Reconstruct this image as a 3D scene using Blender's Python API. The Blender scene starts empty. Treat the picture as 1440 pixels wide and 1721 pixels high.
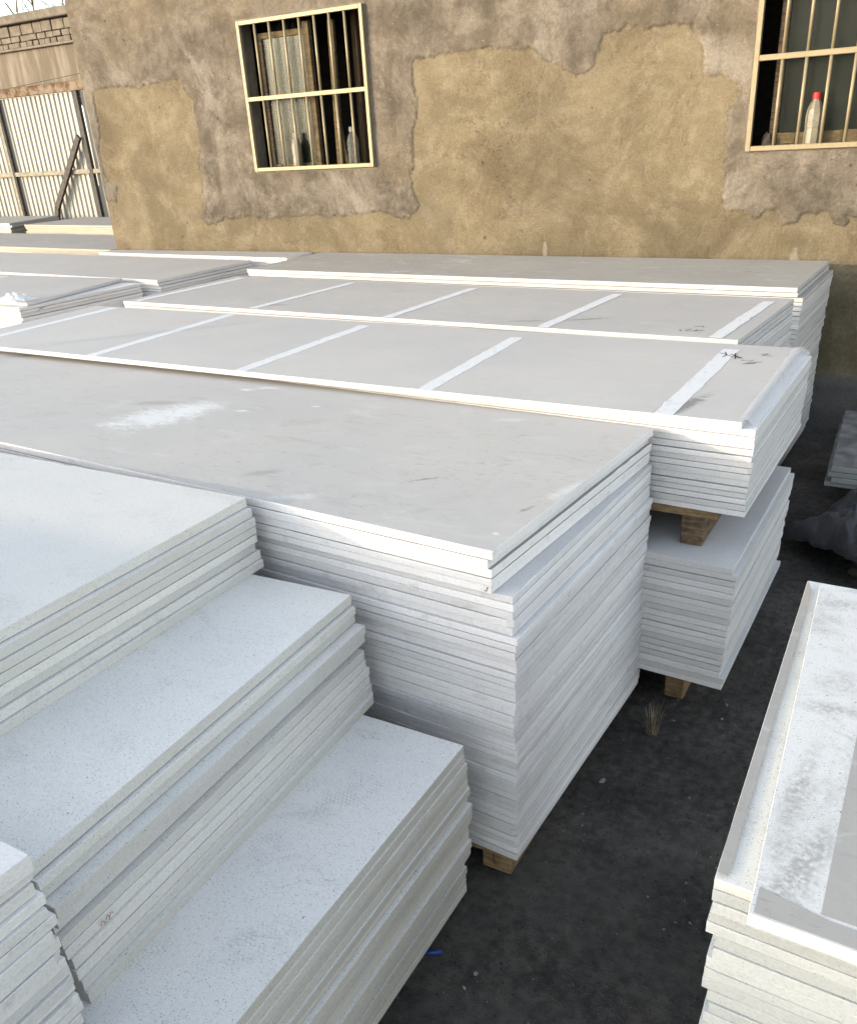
import bpy, math, random
import numpy as np
from mathutils import Vector, Matrix

# ------------------------------------------------------------------ camera, light
sc = bpy.context.scene
col = sc.collection
H = 2.35                                     # eye height above the yard
cd = bpy.data.cameras.new('camera')
cam = bpy.data.objects.new('camera', cd); col.objects.link(cam)
R = Matrix(((0.8678354, -0.1808262, 0.4627782), (0.4936377, 0.4195742, -0.7617607), (-0.0564235, 0.8895276, 0.4533840)))
cam.matrix_world = Matrix.Translation((0, 0, H)) @ R.to_4x4()
cd.sensor_fit = 'AUTO'; cd.sensor_width = 36; cd.lens = 30.326; cd.shift_y = 0.0578
cd.clip_start = 0.05; cd.clip_end = 2000
sc.camera = cam

SUN_DIR = Vector((1.0, 1.0, -0.25)).normalized()          # the way the light travels
w = bpy.data.worlds.new('World'); sc.world = w; w.use_nodes = True
nt = w.node_tree; nt.nodes.clear()
sky = nt.nodes.new('ShaderNodeTexSky'); sky.sky_type = 'NISHITA'; sky.sun_disc = False
sky.sun_elevation = math.radians(10.0)
sky.sun_rotation = math.atan2(-SUN_DIR.x, -SUN_DIR.y)
sky.altitude = 50; sky.air_density = 1.0; sky.dust_density = 1.0; sky.ozone_density = 0.5
bg = nt.nodes.new('ShaderNodeBackground'); bg.inputs[1].default_value = 0.15
wo = nt.nodes.new('ShaderNodeOutputWorld')
hz = nt.nodes.new('ShaderNodeHueSaturation'); hz.inputs['Saturation'].default_value = 0.55      # hazy, pale sky
nt.links.new(sky.outputs[0], hz.inputs['Color']); nt.links.new(hz.outputs[0], bg.inputs[0]); nt.links.new(bg.outputs[0], wo.inputs[0])
sl = bpy.data.lights.new('sun', 'SUN'); sl.energy = 0.85; sl.angle = math.radians(0.6); sl.color = (1.0, 0.80, 0.54)
so = bpy.data.objects.new('sun', sl); col.objects.link(so)
so.rotation_euler = SUN_DIR.to_track_quat('-Z', 'Y').to_euler(); so.location = (-6, -6, 6)
sc.cycles.max_bounces = 6; sc.cycles.diffuse_bounces = 4; sc.cycles.glossy_bounces = 2; sc.cycles.transparent_max_bounces = 6
sc.cycles.caustics_reflective = False; sc.cycles.caustics_refractive = False
sc.view_settings.view_transform = 'Standard'; sc.view_settings.look = 'None'
sc.view_settings.exposure = 2.2; sc.view_settings.gamma = 1.0; sc.view_settings.use_curve_mapping = False

rng = np.random.default_rng(7)
random.seed(7)

# ------------------------------------------------------------------ helpers
def tag(o, label=None, cat=None, group=None, kind=None):
    if label: o['label'] = label
    if cat: o['category'] = cat
    if group: o['group'] = group
    if kind: o['kind'] = kind
    return o

def obj(name, verts, faces, mat, parent=None, loc=(0, 0, 0), smooth=False, midx=None):
    me = bpy.data.meshes.new(name)
    me.from_pydata([tuple(map(float, v)) for v in verts], [], [tuple(map(int, f)) for f in faces])
    for m in (mat if isinstance(mat, (list, tuple)) else [mat]): me.materials.append(m)
    if midx is not None: me.polygons.foreach_set('material_index', np.asarray(midx, dtype=np.int32))
    if smooth: me.polygons.foreach_set('use_smooth', np.ones(len(me.polygons), dtype=bool))
    me.update()
    o = bpy.data.objects.new(name, me); col.objects.link(o); o.location = loc
    if parent is not None: o.parent = parent
    return o

def empty(name, loc, rz=0.0):
    o = bpy.data.objects.new(name, None); col.objects.link(o)
    o.location = loc; o.rotation_euler = (0, 0, rz); o.empty_display_size = 0.1
    return o

class MB:
    """collects shapes into one mesh"""
    def __init__(s): s.v = []; s.f = []
    def add(s, v, f):
        b = len(s.v); s.v += [tuple(p) for p in v]; s.f += [tuple(i + b for i in q) for q in f]; return s
    def box(s, x0, x1, y0, y1, z0, z1, bev=0.0, M=None):
        b = min(bev, (x1 - x0) * .4, (y1 - y0) * .4, (z1 - z0) * .4)
        if b <= 0:
            v = [(x, y, z) for z in (z0, z1) for x, y in ((x0, y0), (x1, y0), (x1, y1), (x0, y1))]
            f = [(3, 2, 1, 0), (4, 5, 6, 7), (0, 1, 5, 4), (1, 2, 6, 5), (2, 3, 7, 6), (3, 0, 4, 7)]
        else:
            v = []; f = []
            def ring(i, z): return [(x0 + i, y0 + b, z), (x0 + b, y0 + i, z), (x1 - b, y0 + i, z), (x1 - i, y0 + b, z), (x1 - i, y1 - b, z), (x1 - b, y1 - i, z), (x0 + b, y1 - i, z), (x0 + i, y1 - b, z)]
            for i, z in ((b, z0), (0, z0 + b), (0, z1 - b), (b, z1)): v += ring(i, z)
            for k in range(3):
                for j in range(8): f.append((k * 8 + j, k * 8 + (j + 1) % 8, k * 8 + 8 + (j + 1) % 8, k * 8 + 8 + j))
            f.append(tuple(range(7, -1, -1))); f.append(tuple(range(24, 32)))
        if M is not None: v = [tuple(M @ Vector(p)) for p in v]
        return s.add(v, f)
    def tube(s, pts, r, n=8, caps=True):
        pts = [Vector(p) for p in pts]; rs = r if isinstance(r, (list, tuple)) else [r] * len(pts)
        v = []; f = []
        for i, p in enumerate(pts):
            d = (pts[min(i + 1, len(pts) - 1)] - pts[max(i - 1, 0)]).normalized()
            a = d.cross(Vector((0.31, 0.17, 0.93))); 
            if a.length < 1e-3: a = d.cross(Vector((1, 0, 0)))
            a.normalize(); b = d.cross(a)
            for k in range(n):
                t = 2 * math.pi * k / n
                v.append(tuple(p + (a * math.cos(t) + b * math.sin(t)) * rs[i]))
        for i in range(len(pts) - 1):
            for k in range(n): f.append((i * n + k, i * n + (k + 1) % n, (i + 1) * n + (k + 1) % n, (i + 1) * n + k))
        if caps:
            f.append(tuple(range(n - 1, -1, -1))); f.append(tuple((len(pts) - 1) * n + k for k in range(n)))
        return s.add(v, f)
    def lathe(s, prof, n=20):
        v = []; f = []
        for r, z in prof:
            for k in range(n):
                t = 2 * math.pi * k / n; v.append((r * math.cos(t), r * math.sin(t), z))
        for i in range(len(prof) - 1):
            for k in range(n): f.append((i * n + k, i * n + (k + 1) % n, (i + 1) * n + (k + 1) % n, (i + 1) * n + k))
        f.append(tuple(range(n - 1, -1, -1))); f.append(tuple((len(prof) - 1) * n + k for k in range(n)))
        return s.add(v, f)
    def build(s, name, mat, parent=None, loc=(0, 0, 0), smooth=False): return obj(name, s.v, s.f, mat, parent, loc, smooth)

def vnoise(x, y, seed=0):
    """smooth value noise, arrays"""
    xi = np.floor(x).astype(np.int64); yi = np.floor(y).astype(np.int64)
    fx = x - xi; fy = y - yi; fx = fx * fx * (3 - 2 * fx); fy = fy * fy * (3 - 2 * fy)
    def h(a, b):
        n = (a * 374761393 + b * 668265263 + seed * 974634777) & 0x7fffffff
        n = ((n ^ (n >> 13)) * 1274126177) & 0x7fffffff
        return ((n ^ (n >> 16)) & 0xffff) / 65535.0
    return (h(xi, yi) * (1 - fx) + h(xi + 1, yi) * fx) * (1 - fy) + (h(xi, yi + 1) * (1 - fx) + h(xi + 1, yi + 1) * fx) * fy
def fbm(x, y, o=4, seed=0):
    r = 0; a = .5; t = 0
    for k in range(o): r = r + a * vnoise(x * 2 ** k, y * 2 ** k, seed + k); t += a; a *= .5
    return r / t - .5

# ------------------------------------------------------------------ materials
class NM:
    def __init__(s, name):
        s.m = bpy.data.materials.new(name); s.m.use_nodes = True; s.t = s.m.node_tree
        s.b = s.t.nodes['Principled BSDF']
        s.b.inputs['Roughness'].default_value = .8; s.b.inputs['Specular IOR Level'].default_value = .25
        s.tc = s.n('ShaderNodeTexCoord')
        s.co = s.tc.outputs['Object']
    def n(s, k, **kw):
        nd = s.t.nodes.new(k)
        for a, v in kw.items(): setattr(nd, a, v)
        return nd
    def L(s, a, b): s.t.links.new(a, b)
    def put(s, v, sock):
        if isinstance(v, bpy.types.NodeSocket): s.L(v, sock)
        else: sock.default_value = v if not isinstance(v, tuple) or len(v) != 3 or sock.type == 'VECTOR' else (*v, 1)
    def math(s, op, a, b=0.0, c=None):
        nd = s.n('ShaderNodeMath', operation=op); s.put(a, nd.inputs[0]); s.put(b, nd.inputs[1])
        if c is not None: s.put(c, nd.inputs[2])
        return nd.outputs[0]
    def vmath(s, op, a, b=(0, 0, 0)):
        nd = s.n('ShaderNodeVectorMath', operation=op); s.put(a, nd.inputs[0]); s.put(b, nd.inputs[1])
        return nd.outputs['Value'] if op in ('LENGTH', 'DISTANCE', 'DOT_PRODUCT') else nd.outputs[0]
    def mapping(s, co, loc=(0, 0, 0), rot=(0, 0, 0), scale=(1, 1, 1)):
        nd = s.n('ShaderNodeMapping'); s.L(co, nd.inputs[0])
        nd.inputs[1].default_value = loc; nd.inputs[2].default_value = rot; nd.inputs[3].default_value = scale
        return nd.outputs[0]
    def noise(s, scale, detail=4, rough=.55, co=None, dist=0.0):
        nd = s.n('ShaderNodeTexNoise'); s.L(co or s.co, nd.inputs['Vector'])
        nd.inputs['Scale'].default_value = scale; nd.inputs['Detail'].default_value = detail
        nd.inputs['Roughness'].default_value = rough; nd.inputs['Distortion'].default_value = dist
        return nd.outputs['Fac']
    def ramp(s, v, a, b, x=0.0, y=1.0):
        nd = s.n('ShaderNodeMapRange', interpolation_type='SMOOTHSTEP'); s.put(v, nd.inputs[0])
        for i, q in enumerate((a, b, x, y)): nd.inputs[i + 1].default_value = q
        return nd.outputs[0]
    def mix(s, f, a, b, mode='MIX'):
        nd = s.n('ShaderNodeMix', data_type='RGBA', blend_type=mode); s.put(f, nd.inputs[0]); s.put(a, nd.inputs[6]); s.put(b, nd.inputs[7])
        return nd.outputs[2]
    def val(s, c, f): return s.mix(1.0, c, f, 'MULTIPLY')
    def rand(s): return s.n('ShaderNodeObjectInfo').outputs['Random']
    def bump(s, h, strength=.3, dist=.01):
        nd = s.n('ShaderNodeBump'); s.L(h, nd.inputs['Height']); nd.inputs['Strength'].default_value = strength; nd.inputs['Distance'].default_value = dist
        s.L(nd.outputs[0], s.b.inputs['Normal'])
    def color(s, c): s.put(c, s.b.inputs['Base Color']); return s.m
    def rough(s, v): s.put(v, s.b.inputs['Roughness'])
    def jitco(s):
        """object coordinates shifted by a random amount for each board"""
        r = s.math('MULTIPLY', s.rand(), 37.0)
        cb = s.n('ShaderNodeCombineXYZ'); s.L(r, cb.inputs[0]); s.L(s.math('MULTIPLY', r, 1.7), cb.inputs[1]); s.L(r, cb.inputs[2])
        return s.vmath('ADD', s.co, cb.outputs[0])
    def specks(s, co, scale, keep=.3, size=.16):
        vo = s.n('ShaderNodeTexVoronoi'); s.L(co, vo.inputs['Vector']); vo.inputs['Scale'].default_value = scale
        sp = s.n('ShaderNodeSeparateColor'); s.L(vo.outputs['Color'], sp.inputs[0])
        on = s.ramp(sp.outputs[0], 1 - keep - .05, 1 - keep + .05)
        r = s.math('MULTIPLY', sp.outputs[1], size)
        return s.math('MULTIPLY', on, s.ramp(s.math('SUBTRACT', vo.outputs['Distance'], r), .0, .07, 1, 0))
    def noise_col(s, scale, co):
        nd = s.n('ShaderNodeTexNoise'); s.L(co, nd.inputs['Vector']); nd.inputs['Scale'].default_value = scale
        return nd.outputs['Color']

def grey3(v): return (v, v, v)

def m_edge(name, base, speck=0.0, dirt=.25, warm=(.95, .945, .93)):
    s = NM(name); co = s.jitco()
    streak = s.noise(1.0, 3, .6, s.mapping(co, scale=(2.2, 2.2, 7)))
    fine = s.noise(140, 2, .6, co)
    big = s.noise(3.0, 2, .6, co)
    c = s.val(base, s.mix(s.ramp(big, .3, .7), (1, 1, 1), warm))
    c = s.val(c, s.mix(s.ramp(streak, .35, .75), (1.0, 1.0, 1.0), (.94, .945, .945)))
    rv = s.ramp(s.rand(), 0, 1, .86, 1.04)
    c = s.val(c, s.mix(s.ramp(fine, .34, .60), (.935, .935, .935), (1.02, 1.02, 1.02)))
    cb = s.n('ShaderNodeCombineXYZ'); 
    for i in range(3): s.L(rv, cb.inputs[i])
    c = s.val(c, cb.outputs[0])
    d = s.math('MULTIPLY', s.ramp(s.noise(9, 4, .7, co), .56, .72), dirt)
    c = s.mix(d, c, (.30, .29, .27))
    if speck:
        c = s.mix(s.math('MULTIPLY', s.specks(co, 150, .4, .20), speck), c, (.10, .10, .11))
    s.bump(s.math('ADD', fine, s.math('MULTIPLY', streak, .3)), .45, .004)
    s.rough(.88)
    return s.color(c)

def zigzag(s, co, loc, rot, sx, sy, per, nz):
    """a shoe print: chevron ridges inside an oval"""
    p = s.mapping(co, loc=(0, 0, 0)); q = s.vmath('SUBTRACT', p, loc)
    nd = s.n('ShaderNodeVectorRotate', rotation_type='Z_AXIS'); s.L(q, nd.inputs['Vector']); nd.inputs['Angle'].default_value = -rot
    sep = s.n('ShaderNodeSeparateXYZ'); s.L(nd.outputs[0], sep.inputs[0])
    x, y = sep.outputs[0], sep.outputs[1]
    r = s.math('SQRT', s.math('ADD', s.math('POWER', s.math('DIVIDE', x, sx), 2), s.math('POWER', s.math('DIVIDE', y, sy), 2)))
    r = s.math('ADD', r, s.math('MULTIPLY', s.math('SUBTRACT', nz, .5), 1.6))
    inside = s.ramp(r, .55, 1.05, 1, 0)
    zz = s.math('PINGPONG', y, .011)
    wv = s.math('SINE', s.math('MULTIPLY', s.math('ADD', x, zz), 2 * math.pi / per))
    return s.math('MULTIPLY', s.math('MULTIPLY', inside, s.ramp(wv, -.1, .6)), s.ramp(nz, .40, .62))

def oval(s, co, loc, rot, sx, sy, nz=None, amp=1.2, edge=.35):
    q = s.vmath('SUBTRACT', co, loc)
    nd = s.n('ShaderNodeVectorRotate', rotation_type='Z_AXIS'); s.L(q, nd.inputs['Vector']); nd.inputs['Angle'].default_value = -rot
    p = s.mapping(nd.outputs[0], scale=(1 / sx, 1 / sy, 0))
    r = s.math('ADD', s.vmath('LENGTH', p), s.math('MULTIPLY', s.math('SUBTRACT', nz, .5), amp))
    return s.ramp(r, 1 - edge, 1 + edge * .3, 1, 0)

def m_sheet(name, base, dirt=.3, powder=.3, spots=(), prints=(), darks=()):
    """grey fibre-faced board top"""
    s = NM(name); co = s.jitco()
    big = s.noise(1.3, 3, .6, co)
    weave = s.noise(420, 1, .5, co)
    mid = s.noise(22, 3, .65, co)
    c = s.val(base, s.mix(s.ramp(big, .3, .7), (.95, .95, .96), (1.03, 1.02, 1.0)))
    c = s.val(c, s.mix(s.ramp(mid, .3, .7), (.97, .97, .97), (1.02, 1.02, 1.02)))
    st = s.noise(5.0, 4, .72, s.mapping(co, scale=(1.0, 2.6, 1)), 1.2)
    c = s.mix(s.math('MULTIPLY', s.ramp(st, .54, .72), dirt), c, (.22, .20, .18))
    sc2 = s.noise(26, 5, .7, s.mapping(co, rot=(0, 0, .5), scale=(1.0, 3.0, 1)), .6)
    gate = s.ramp(s.noise(2.3, 3, .6, co), .48, .60)
    c = s.mix(s.math('MULTIPLY', s.math('MULTIPLY', s.ramp(sc2, .55, .66), gate), dirt * 1.6), c, (.20, .18, .16))
    pw = s.noise(3.4, 4, .7, s.mapping(co, rot=(0, 0, -.4), scale=(1.0, 2.2, 1)), .8)
    c = s.mix(s.math('MULTIPLY', s.ramp(pw, .55, .74), powder), c, (.62, .62, .61))
    nz = s.noise(22, 6, .75, s.mapping(s.co, rot=(0, 0, .5), scale=(.7, 1.6, 1)), 1.0)
    for loc, rot, sx, sy, a in spots: c = s.mix(s.math('MULTIPLY', oval(s, s.co, loc, rot, sx, sy, nz, 3.0, .8), a), c, (.62, .62, .62))
    for loc, rot, sx, sy, a in prints: c = s.mix(s.math('MULTIPLY', zigzag(s, s.co, loc, rot, sx, sy, .012, nz), a), c, (.20, .18, .16))
    for loc, rot, sx, sy, a in darks: c = s.mix(s.math('MULTIPLY', oval(s, s.co, loc, rot, sx, sy, nz, 2.4, .7), a), c, (.16, .15, .14))
    s.bump(s.math('ADD', weave, s.math('MULTIPLY', mid, 2)), .12, .003)
    s.rough(s.ramp(mid, .3, .7, .55, .75))
    return s.color(c)

def m_speck(name, base, speck=.8, prints=(), dirt=.0, darks=(), wear=.35):
    """white speckled board top"""
    s = NM(name); co = s.jitco()
    big = s.noise(2.2, 5, .6, co)
    c = s.val(base, s.mix(s.ramp(big, .3, .7), (.96, .97, .97), (1.03, 1.02, 1.0)))
    fine = s.noise(360, 2, .7, co)
    c = s.val(c, s.mix(s.ramp(fine, .32, .60), (.84, .84, .85), (1.03, 1.03, 1.03)))
    sm = s.noise(4.5, 5, .72, s.mapping(co, rot=(0, 0, .3), scale=(1, 1.5, 1)), .8)
    grit = s.noise(90, 3, .75, co)
    c = s.mix(s.math('MULTIPLY', s.math('MULTIPLY', s.ramp(sm, .50, .72), s.ramp(grit, .38, .62)), wear), c, (.30, .30, .30))
    scr = s.math('ABSOLUTE', s.math('SUBTRACT', s.noise(2.2, 4, .6, s.mapping(co, loc=(2, 5, 0), rot=(0, 0, .9), scale=(1, 2.5, 1))), .5))
    c = s.mix(s.math('MULTIPLY', s.ramp(scr, .0006, .0022, 1, 0), s.math('MULTIPLY', s.ramp(sm, .50, .60), .5)), c, (.22, .22, .23))
    mp = s.mapping(co, rot=(0, 0, .6), scale=(1, 1.7, 1))
    c = s.mix(s.math('MULTIPLY', s.specks(mp, 175, .55, .26), speck), c, (.07, .07, .08))
    c = s.mix(s.math('MULTIPLY', s.specks(s.mapping(co, loc=(3, 1, 0)), 70, .10, .13), speck), c, (.06, .06, .07))
    if dirt:
        d1 = s.noise(2.4, 5, .7, s.mapping(co, scale=(1.6, 1, 1)), .3)
        hatch = s.noise(150, 3, .75, s.mapping(co, rot=(0, 0, .25), scale=(1, 2.2, 1)))
        f = s.math('MULTIPLY', s.ramp(d1, .46, .70), s.ramp(hatch, .36, .60))
        c = s.mix(s.math('MULTIPLY', f, dirt), c, (.24, .235, .22))
        c = s.mix(s.math('MULTIPLY', s.ramp(d1, .50, .75), dirt * .35), c, (.36, .35, .335))
    if prints or darks: nz = s.noise(26, 5, .7, s.co)
    for loc, rot, sx, sy, a in darks: c = s.mix(s.math('MULTIPLY', s.math('MULTIPLY', oval(s, s.co, loc, rot, sx, sy, nz, 1.6, .9), a), s.ramp(grit, .30, .66)), c, (.29, .285, .27))
    for loc, rot, sx, sy, a in prints: c = s.mix(s.math('MULTIPLY', zigzag(s, s.co, loc, rot, sx, sy, .013, nz), a * .9), c, (.30, .30, .33))
    s.bump(fine, .25, .003); s.rough(.8)
    return s.color(c)

EDGE = m_edge('board_edge_plaster', (.72, .70, .71), 0, .32)
EDGE2 = m_edge('board_edge_clean', (.655, .635, .635), 0, .18)
EDGE_S = m_edge('board_edge_speckled', (.60, .585, .565), .75, .18, (.95, .935, .90))
EDGE_T = m_edge('board_edge_tan', (.56, .54, .50), .55, .3, (.94, .92, .88))
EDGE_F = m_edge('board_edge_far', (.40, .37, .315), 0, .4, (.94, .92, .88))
EDGE_D = m_edge('board_edge_dirty', (.60, .585, .575), .1, .75)
EDGE_DK = m_edge('board_edge_weathered', (.30, .31, .30), .3, 1.0)
SHEET = m_sheet('board_face_grey', (0.33, 0.32, 0.31))
SHEET_C = m_sheet('board_face_clean', (0.415, 0.404, 0.394), .12, .12)
SHEET_B = m_sheet('board_face_dusty', (0.35, 0.338, 0.318), .45, .55)
WHITE = m_speck('board_face_white', (.68, .67, .66), .85)
PLAIN = m_edge('board_face_plain', (.66, .65, .66), 0, .12)

def m_plain(name, c, rough=.7, metal=0.0, var=.25, scale=14, bump=.1):
    s = NM(name); f = s.noise(scale, 5, .65)
    cc = s.val(c, s.mix(s.ramp(f, .3, .7), grey3(1 - var), grey3(1 + var * .4)))
    s.b.inputs['Metallic'].default_value = metal; s.rough(rough); s.bump(f, bump, .004)
    return s.color(cc)
def m_wood(name, a, b):
    s = NM(name); co = s.jitco()
    g = s.noise(1, 6, .65, s.mapping(co, scale=(9, 9, 60)), .5)
    g2 = s.noise(26, 4, .6, co)
    c = s.mix(s.ramp(g, .35, .68), a, b); c = s.val(c, s.mix(s.ramp(g2, .35, .7), (.75, .75, .75), (1.08, 1.08, 1.08)))
    s.bump(g, .5, .004); s.rough(.85); return s.color(c)
WOOD = m_wood('pallet_wood', (.20, .13, .068), (.31, .215, .12))
WOOD_D = m_wood('pallet_wood_dark', (.075, .055, .04), (.20, .135, .08))
WOOD_W = m_wood('window_wood', (.085, .062, .033), (.15, .115, .064))
FACE_DK = m_plain('board_face_weathered', (.17, .175, .18), .55, 0, .5, 9, .3)
INK = m_plain('ink', (.03, .03, .035), .7)
INK_R = m_plain('ink_brown', (.24, .10, .05), .7)
STEEL = m_plain('stainless_steel', (.27, .225, .14), .5, .2, .12, 30, .05)
IRON = m_plain('painted_iron', (.06, .054, .048), .7, 0, .5, 20, .2)
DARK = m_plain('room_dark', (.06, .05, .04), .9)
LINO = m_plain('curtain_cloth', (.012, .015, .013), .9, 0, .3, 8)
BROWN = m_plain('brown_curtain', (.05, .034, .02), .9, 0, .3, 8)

# ------------------------------------------------------------------ ground
def ground():
    xs = np.unique(np.concatenate([np.linspace(-60, -2.2, 30), np.linspace(-2.2, -1.3, 20), np.linspace(-1.3, .3, 130), np.linspace(.3, 3, 30), np.linspace(3, 60, 25)]))
    ys = np.unique(np.concatenate([np.linspace(-60, .4, 30), np.linspace(.4, 1.3, 20), np.linspace(1.3, 4.6, 260), np.linspace(4.6, 8.2, 120), np.linspace(8.2, 90, 30)]))
    X, Y = np.meshgrid(xs, ys)
    z = .030 * fbm(X * 1.3, Y * 1.3, 3, 3) + .016 * fbm(X * 7, Y * 7, 4, 9) + .010 * fbm(X * 30, Y * 30, 2, 15)
    z = z - .004
    n, m = len(xs), len(ys)
    v = np.stack([X.ravel(), Y.ravel(), z.ravel()], 1)
    i = np.arange((m - 1) * n).reshape(m - 1, n)[:, :-1].ravel()
    f = np.stack([i, i + 1, i + n + 1, i + n], 1)
    s = NM('black_yard_soil')
    a = s.noise(1.6, 5, .65); b = s.noise(24, 6, .7); g = s.noise(150, 4, .7)
    c = s.mix(s.ramp(a, .35, .68), (.058, .056, .055), (.118, .110, .102))
    c = s.val(c, s.mix(s.ramp(b, .3, .7), (.55, .55, .56), (1.35, 1.32, 1.28)))
    c = s.mix(s.math('MULTIPLY', s.ramp(s.noise(3.1, 4, .6, s.mapping(s.co, loc=(4, 2, 0))), .58, .72), .35), c, (.12, .105, .09))
    c = s.mix(s.math('MULTIPLY', s.specks(s.co, 60, .06, .16), .5), c, (.30, .29, .275))
    c = s.mix(s.math('MULTIPLY', s.specks(s.mapping(s.co, loc=(5, 3, 0)), 170, .35, .22), .45), c, (.17, .165, .155))
    c = s.mix(s.math('MULTIPLY', s.specks(s.mapping(s.co, loc=(9, 3, 0)), 120, .35, .25), .6), c, (.018, .018, .018))
    dust = s.noise(.9, 6, .7, s.mapping(s.co, loc=(2, 1, 4)))
    c = s.mix(s.math('MULTIPLY', s.ramp(dust, .47, .66), .5), c, (.15, .14, .128))
    c = s.mix(s.math('MULTIPLY', oval(s, s.co, (-.62, 1.45, 0), .2, .16, .10, b, 1.4, .8), .35), c, (.12, .07, .045))
    c = s.mix(s.math('MULTIPLY', s.specks(s.mapping(s.co, loc=(2, 7, 0)), 55, .12, .25), .6), c, (.018, .018, .019))
    s.bump(s.math('ADD', g, s.math('MULTIPLY', b, 1.5)), 1.0, .016); s.rough(.92); s.color(c)
    o = obj('ground', v, f, s.m, smooth=True); tag(o, 'black gritty soil of the yard between the board stacks', 'ground', kind='structure')
ground()

def gz(x, y):
    x = np.array([x]); y = np.array([y])
    return float(.030 * fbm(x * 1.3, y * 1.3, 3, 3)[0] + .016 * fbm(x * 7, y * 7, 4, 9)[0] + .010 * fbm(x * 30, y * 30, 2, 15)[0] - .004)

def gravel():
    m = MB(); r = random.Random(5)
    for k in range(5200):
        if k < 4200: x = r.uniform(-1.15, .05); y = r.uniform(1.2, 4.6)
        else: x = r.uniform(-.9, .2); y = r.uniform(4.6, 7.5)
        q = .0018 + .0055 * r.random() ** 3; h = q * r.uniform(.4, .9); z = gz(x, y)
        a = r.uniform(0, 6.3); ring = []
        for j in range(4):
            t = a + j * math.pi / 2 + r.uniform(-.4, .4); rr = q * r.uniform(.6, 1.2); ring.append((x + math.cos(t) * rr * r.uniform(1, 1.6), y + math.sin(t) * rr, z - .001))
        m.add(ring + [(x + r.uniform(-.3, .3) * q, y + r.uniform(-.3, .3) * q, z + h)], [(0, 1, 4), (1, 2, 4), (2, 3, 4), (3, 0, 4)])
    s = NM('gravel_grit'); wn = s.n('ShaderNodeTexVoronoi'); s.L(s.co, wn.inputs['Vector']); wn.inputs['Scale'].default_value = 40
    sp = s.n('ShaderNodeSeparateColor'); s.L(wn.outputs['Color'], sp.inputs[0])
    c = s.mix(s.ramp(sp.outputs[0], .55, .95), (.030, .030, .031), (.16, .155, .145)); s.color(c)
    tag(m.build('gravel', s.m), 'fine grit strewn over the black yard soil', 'gravel', kind='stuff')
gravel()

# ------------------------------------------------------------------ plastered building
WY = 7.6; WX0 = -8.66; WX1 = 4.5; WTOP = 4.7
WINS = [(-6.345, -4.91, 2.086, 3.382), (-1.53, -.095, 2.08, 3.376)]
TAN = [(-8.67, 1.81), (-8.511, 1.845), (-8.452, 1.97), (-8.60, 2.08), (-8.62, 2.224), (-8.62, 2.37), (-8.60, 2.466), (-8.532, 2.504), (-8.535, 2.581), (-8.525, 2.757), (-8.51, 2.941), (-8.418, 2.963), (-8.204, 2.965), (-7.994, 2.967), (-7.821, 2.95), (-7.695, 2.957), (-7.518, 2.972), (-7.378, 2.989), (-7.228, 2.951), (-7.156, 2.877), (-7.104, 2.782), (-7.089, 2.64), (-7.092, 2.453), (-7.093, 2.307), (-7.125, 2.138), (-7.128, 1.981), (-7.185, 1.883), (-7.179, 1.763), (-7.244, 1.668), (-7.151, 1.582), (-7.036, 1.594), (-6.906, 1.641), (-6.715, 1.634), (-6.464, 1.661), (-6.442, 1.649), (-6.24, 1.661), (-5.981, 1.643), (-5.876, 1.629), (-5.662, 1.659), (-5.438, 1.646), (-5.158, 1.651), (-5.018, 1.673), (-4.864, 1.678), (-4.772, 1.648), (-4.588, 1.617), (-4.492, 1.674), (-4.46, 1.731), (-4.515, 1.877), (-4.53, 2.019), (-4.486, 2.128), (-4.486, 2.266), (-4.455, 2.429), (-4.428, 2.558), (-4.413, 2.662), (-4.448, 2.767), (-4.467, 2.846), (-4.438, 2.9), (-4.292, 2.914), (-3.951, 2.953), (-3.776, 2.947), (-3.539, 2.926), (-3.269, 2.895), (-3.228, 2.852), (-3.106, 2.784), (-3.006, 2.735), (-2.915, 2.699), (-2.828, 2.722), (-2.76, 2.773), (-2.717, 2.887), (-2.701, 2.958), (-2.626, 2.973), (-2.498, 2.978), (-2.333, 2.945), (-2.175, 2.974), (-2.037, 2.969), (-1.995, 2.885), (-1.936, 2.819), (-1.904, 2.728), (-1.913, 2.637), (-1.867, 2.604), (-1.766, 2.626), (-1.694, 2.56), (-1.653, 2.534), (-1.64, 2.455), (-1.681, 2.392), (-1.686, 2.302), (-1.689, 2.155), (-1.686, 1.98), (-1.669, 1.874), (-1.693, 1.801), (-1.708, 1.754), (-1.681, 1.675), (-1.615, 1.649), (-1.49, 1.655), (-1.407, 1.598), (-1.363, 1.641), (-1.275, 1.634), (-1.22, 1.518), (-1.108, 1.561), (-1.07, 1.633), (-.883, 1.648), (-.849, 1.553), (-.775, 1.53), (-.724, 1.576), (-.753, 1.622), (-.688, 1.629), (-.3, 1.64), (.3, 1.60), (.5, 2.2), (.6, 2.9), (1.8, 3.0), (3.2, 2.9), (4.6, 2.95), (4.6, -.2), (-8.9, -.2), (-8.9, 1.7)]

bld = empty('plastered_building', (-2, WY, 0))
tag(bld, 'long building with peeling grey and tan cement plaster and two barred windows', 'building')
def local(o): o.location = o.location - bld.location; return o

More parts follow.
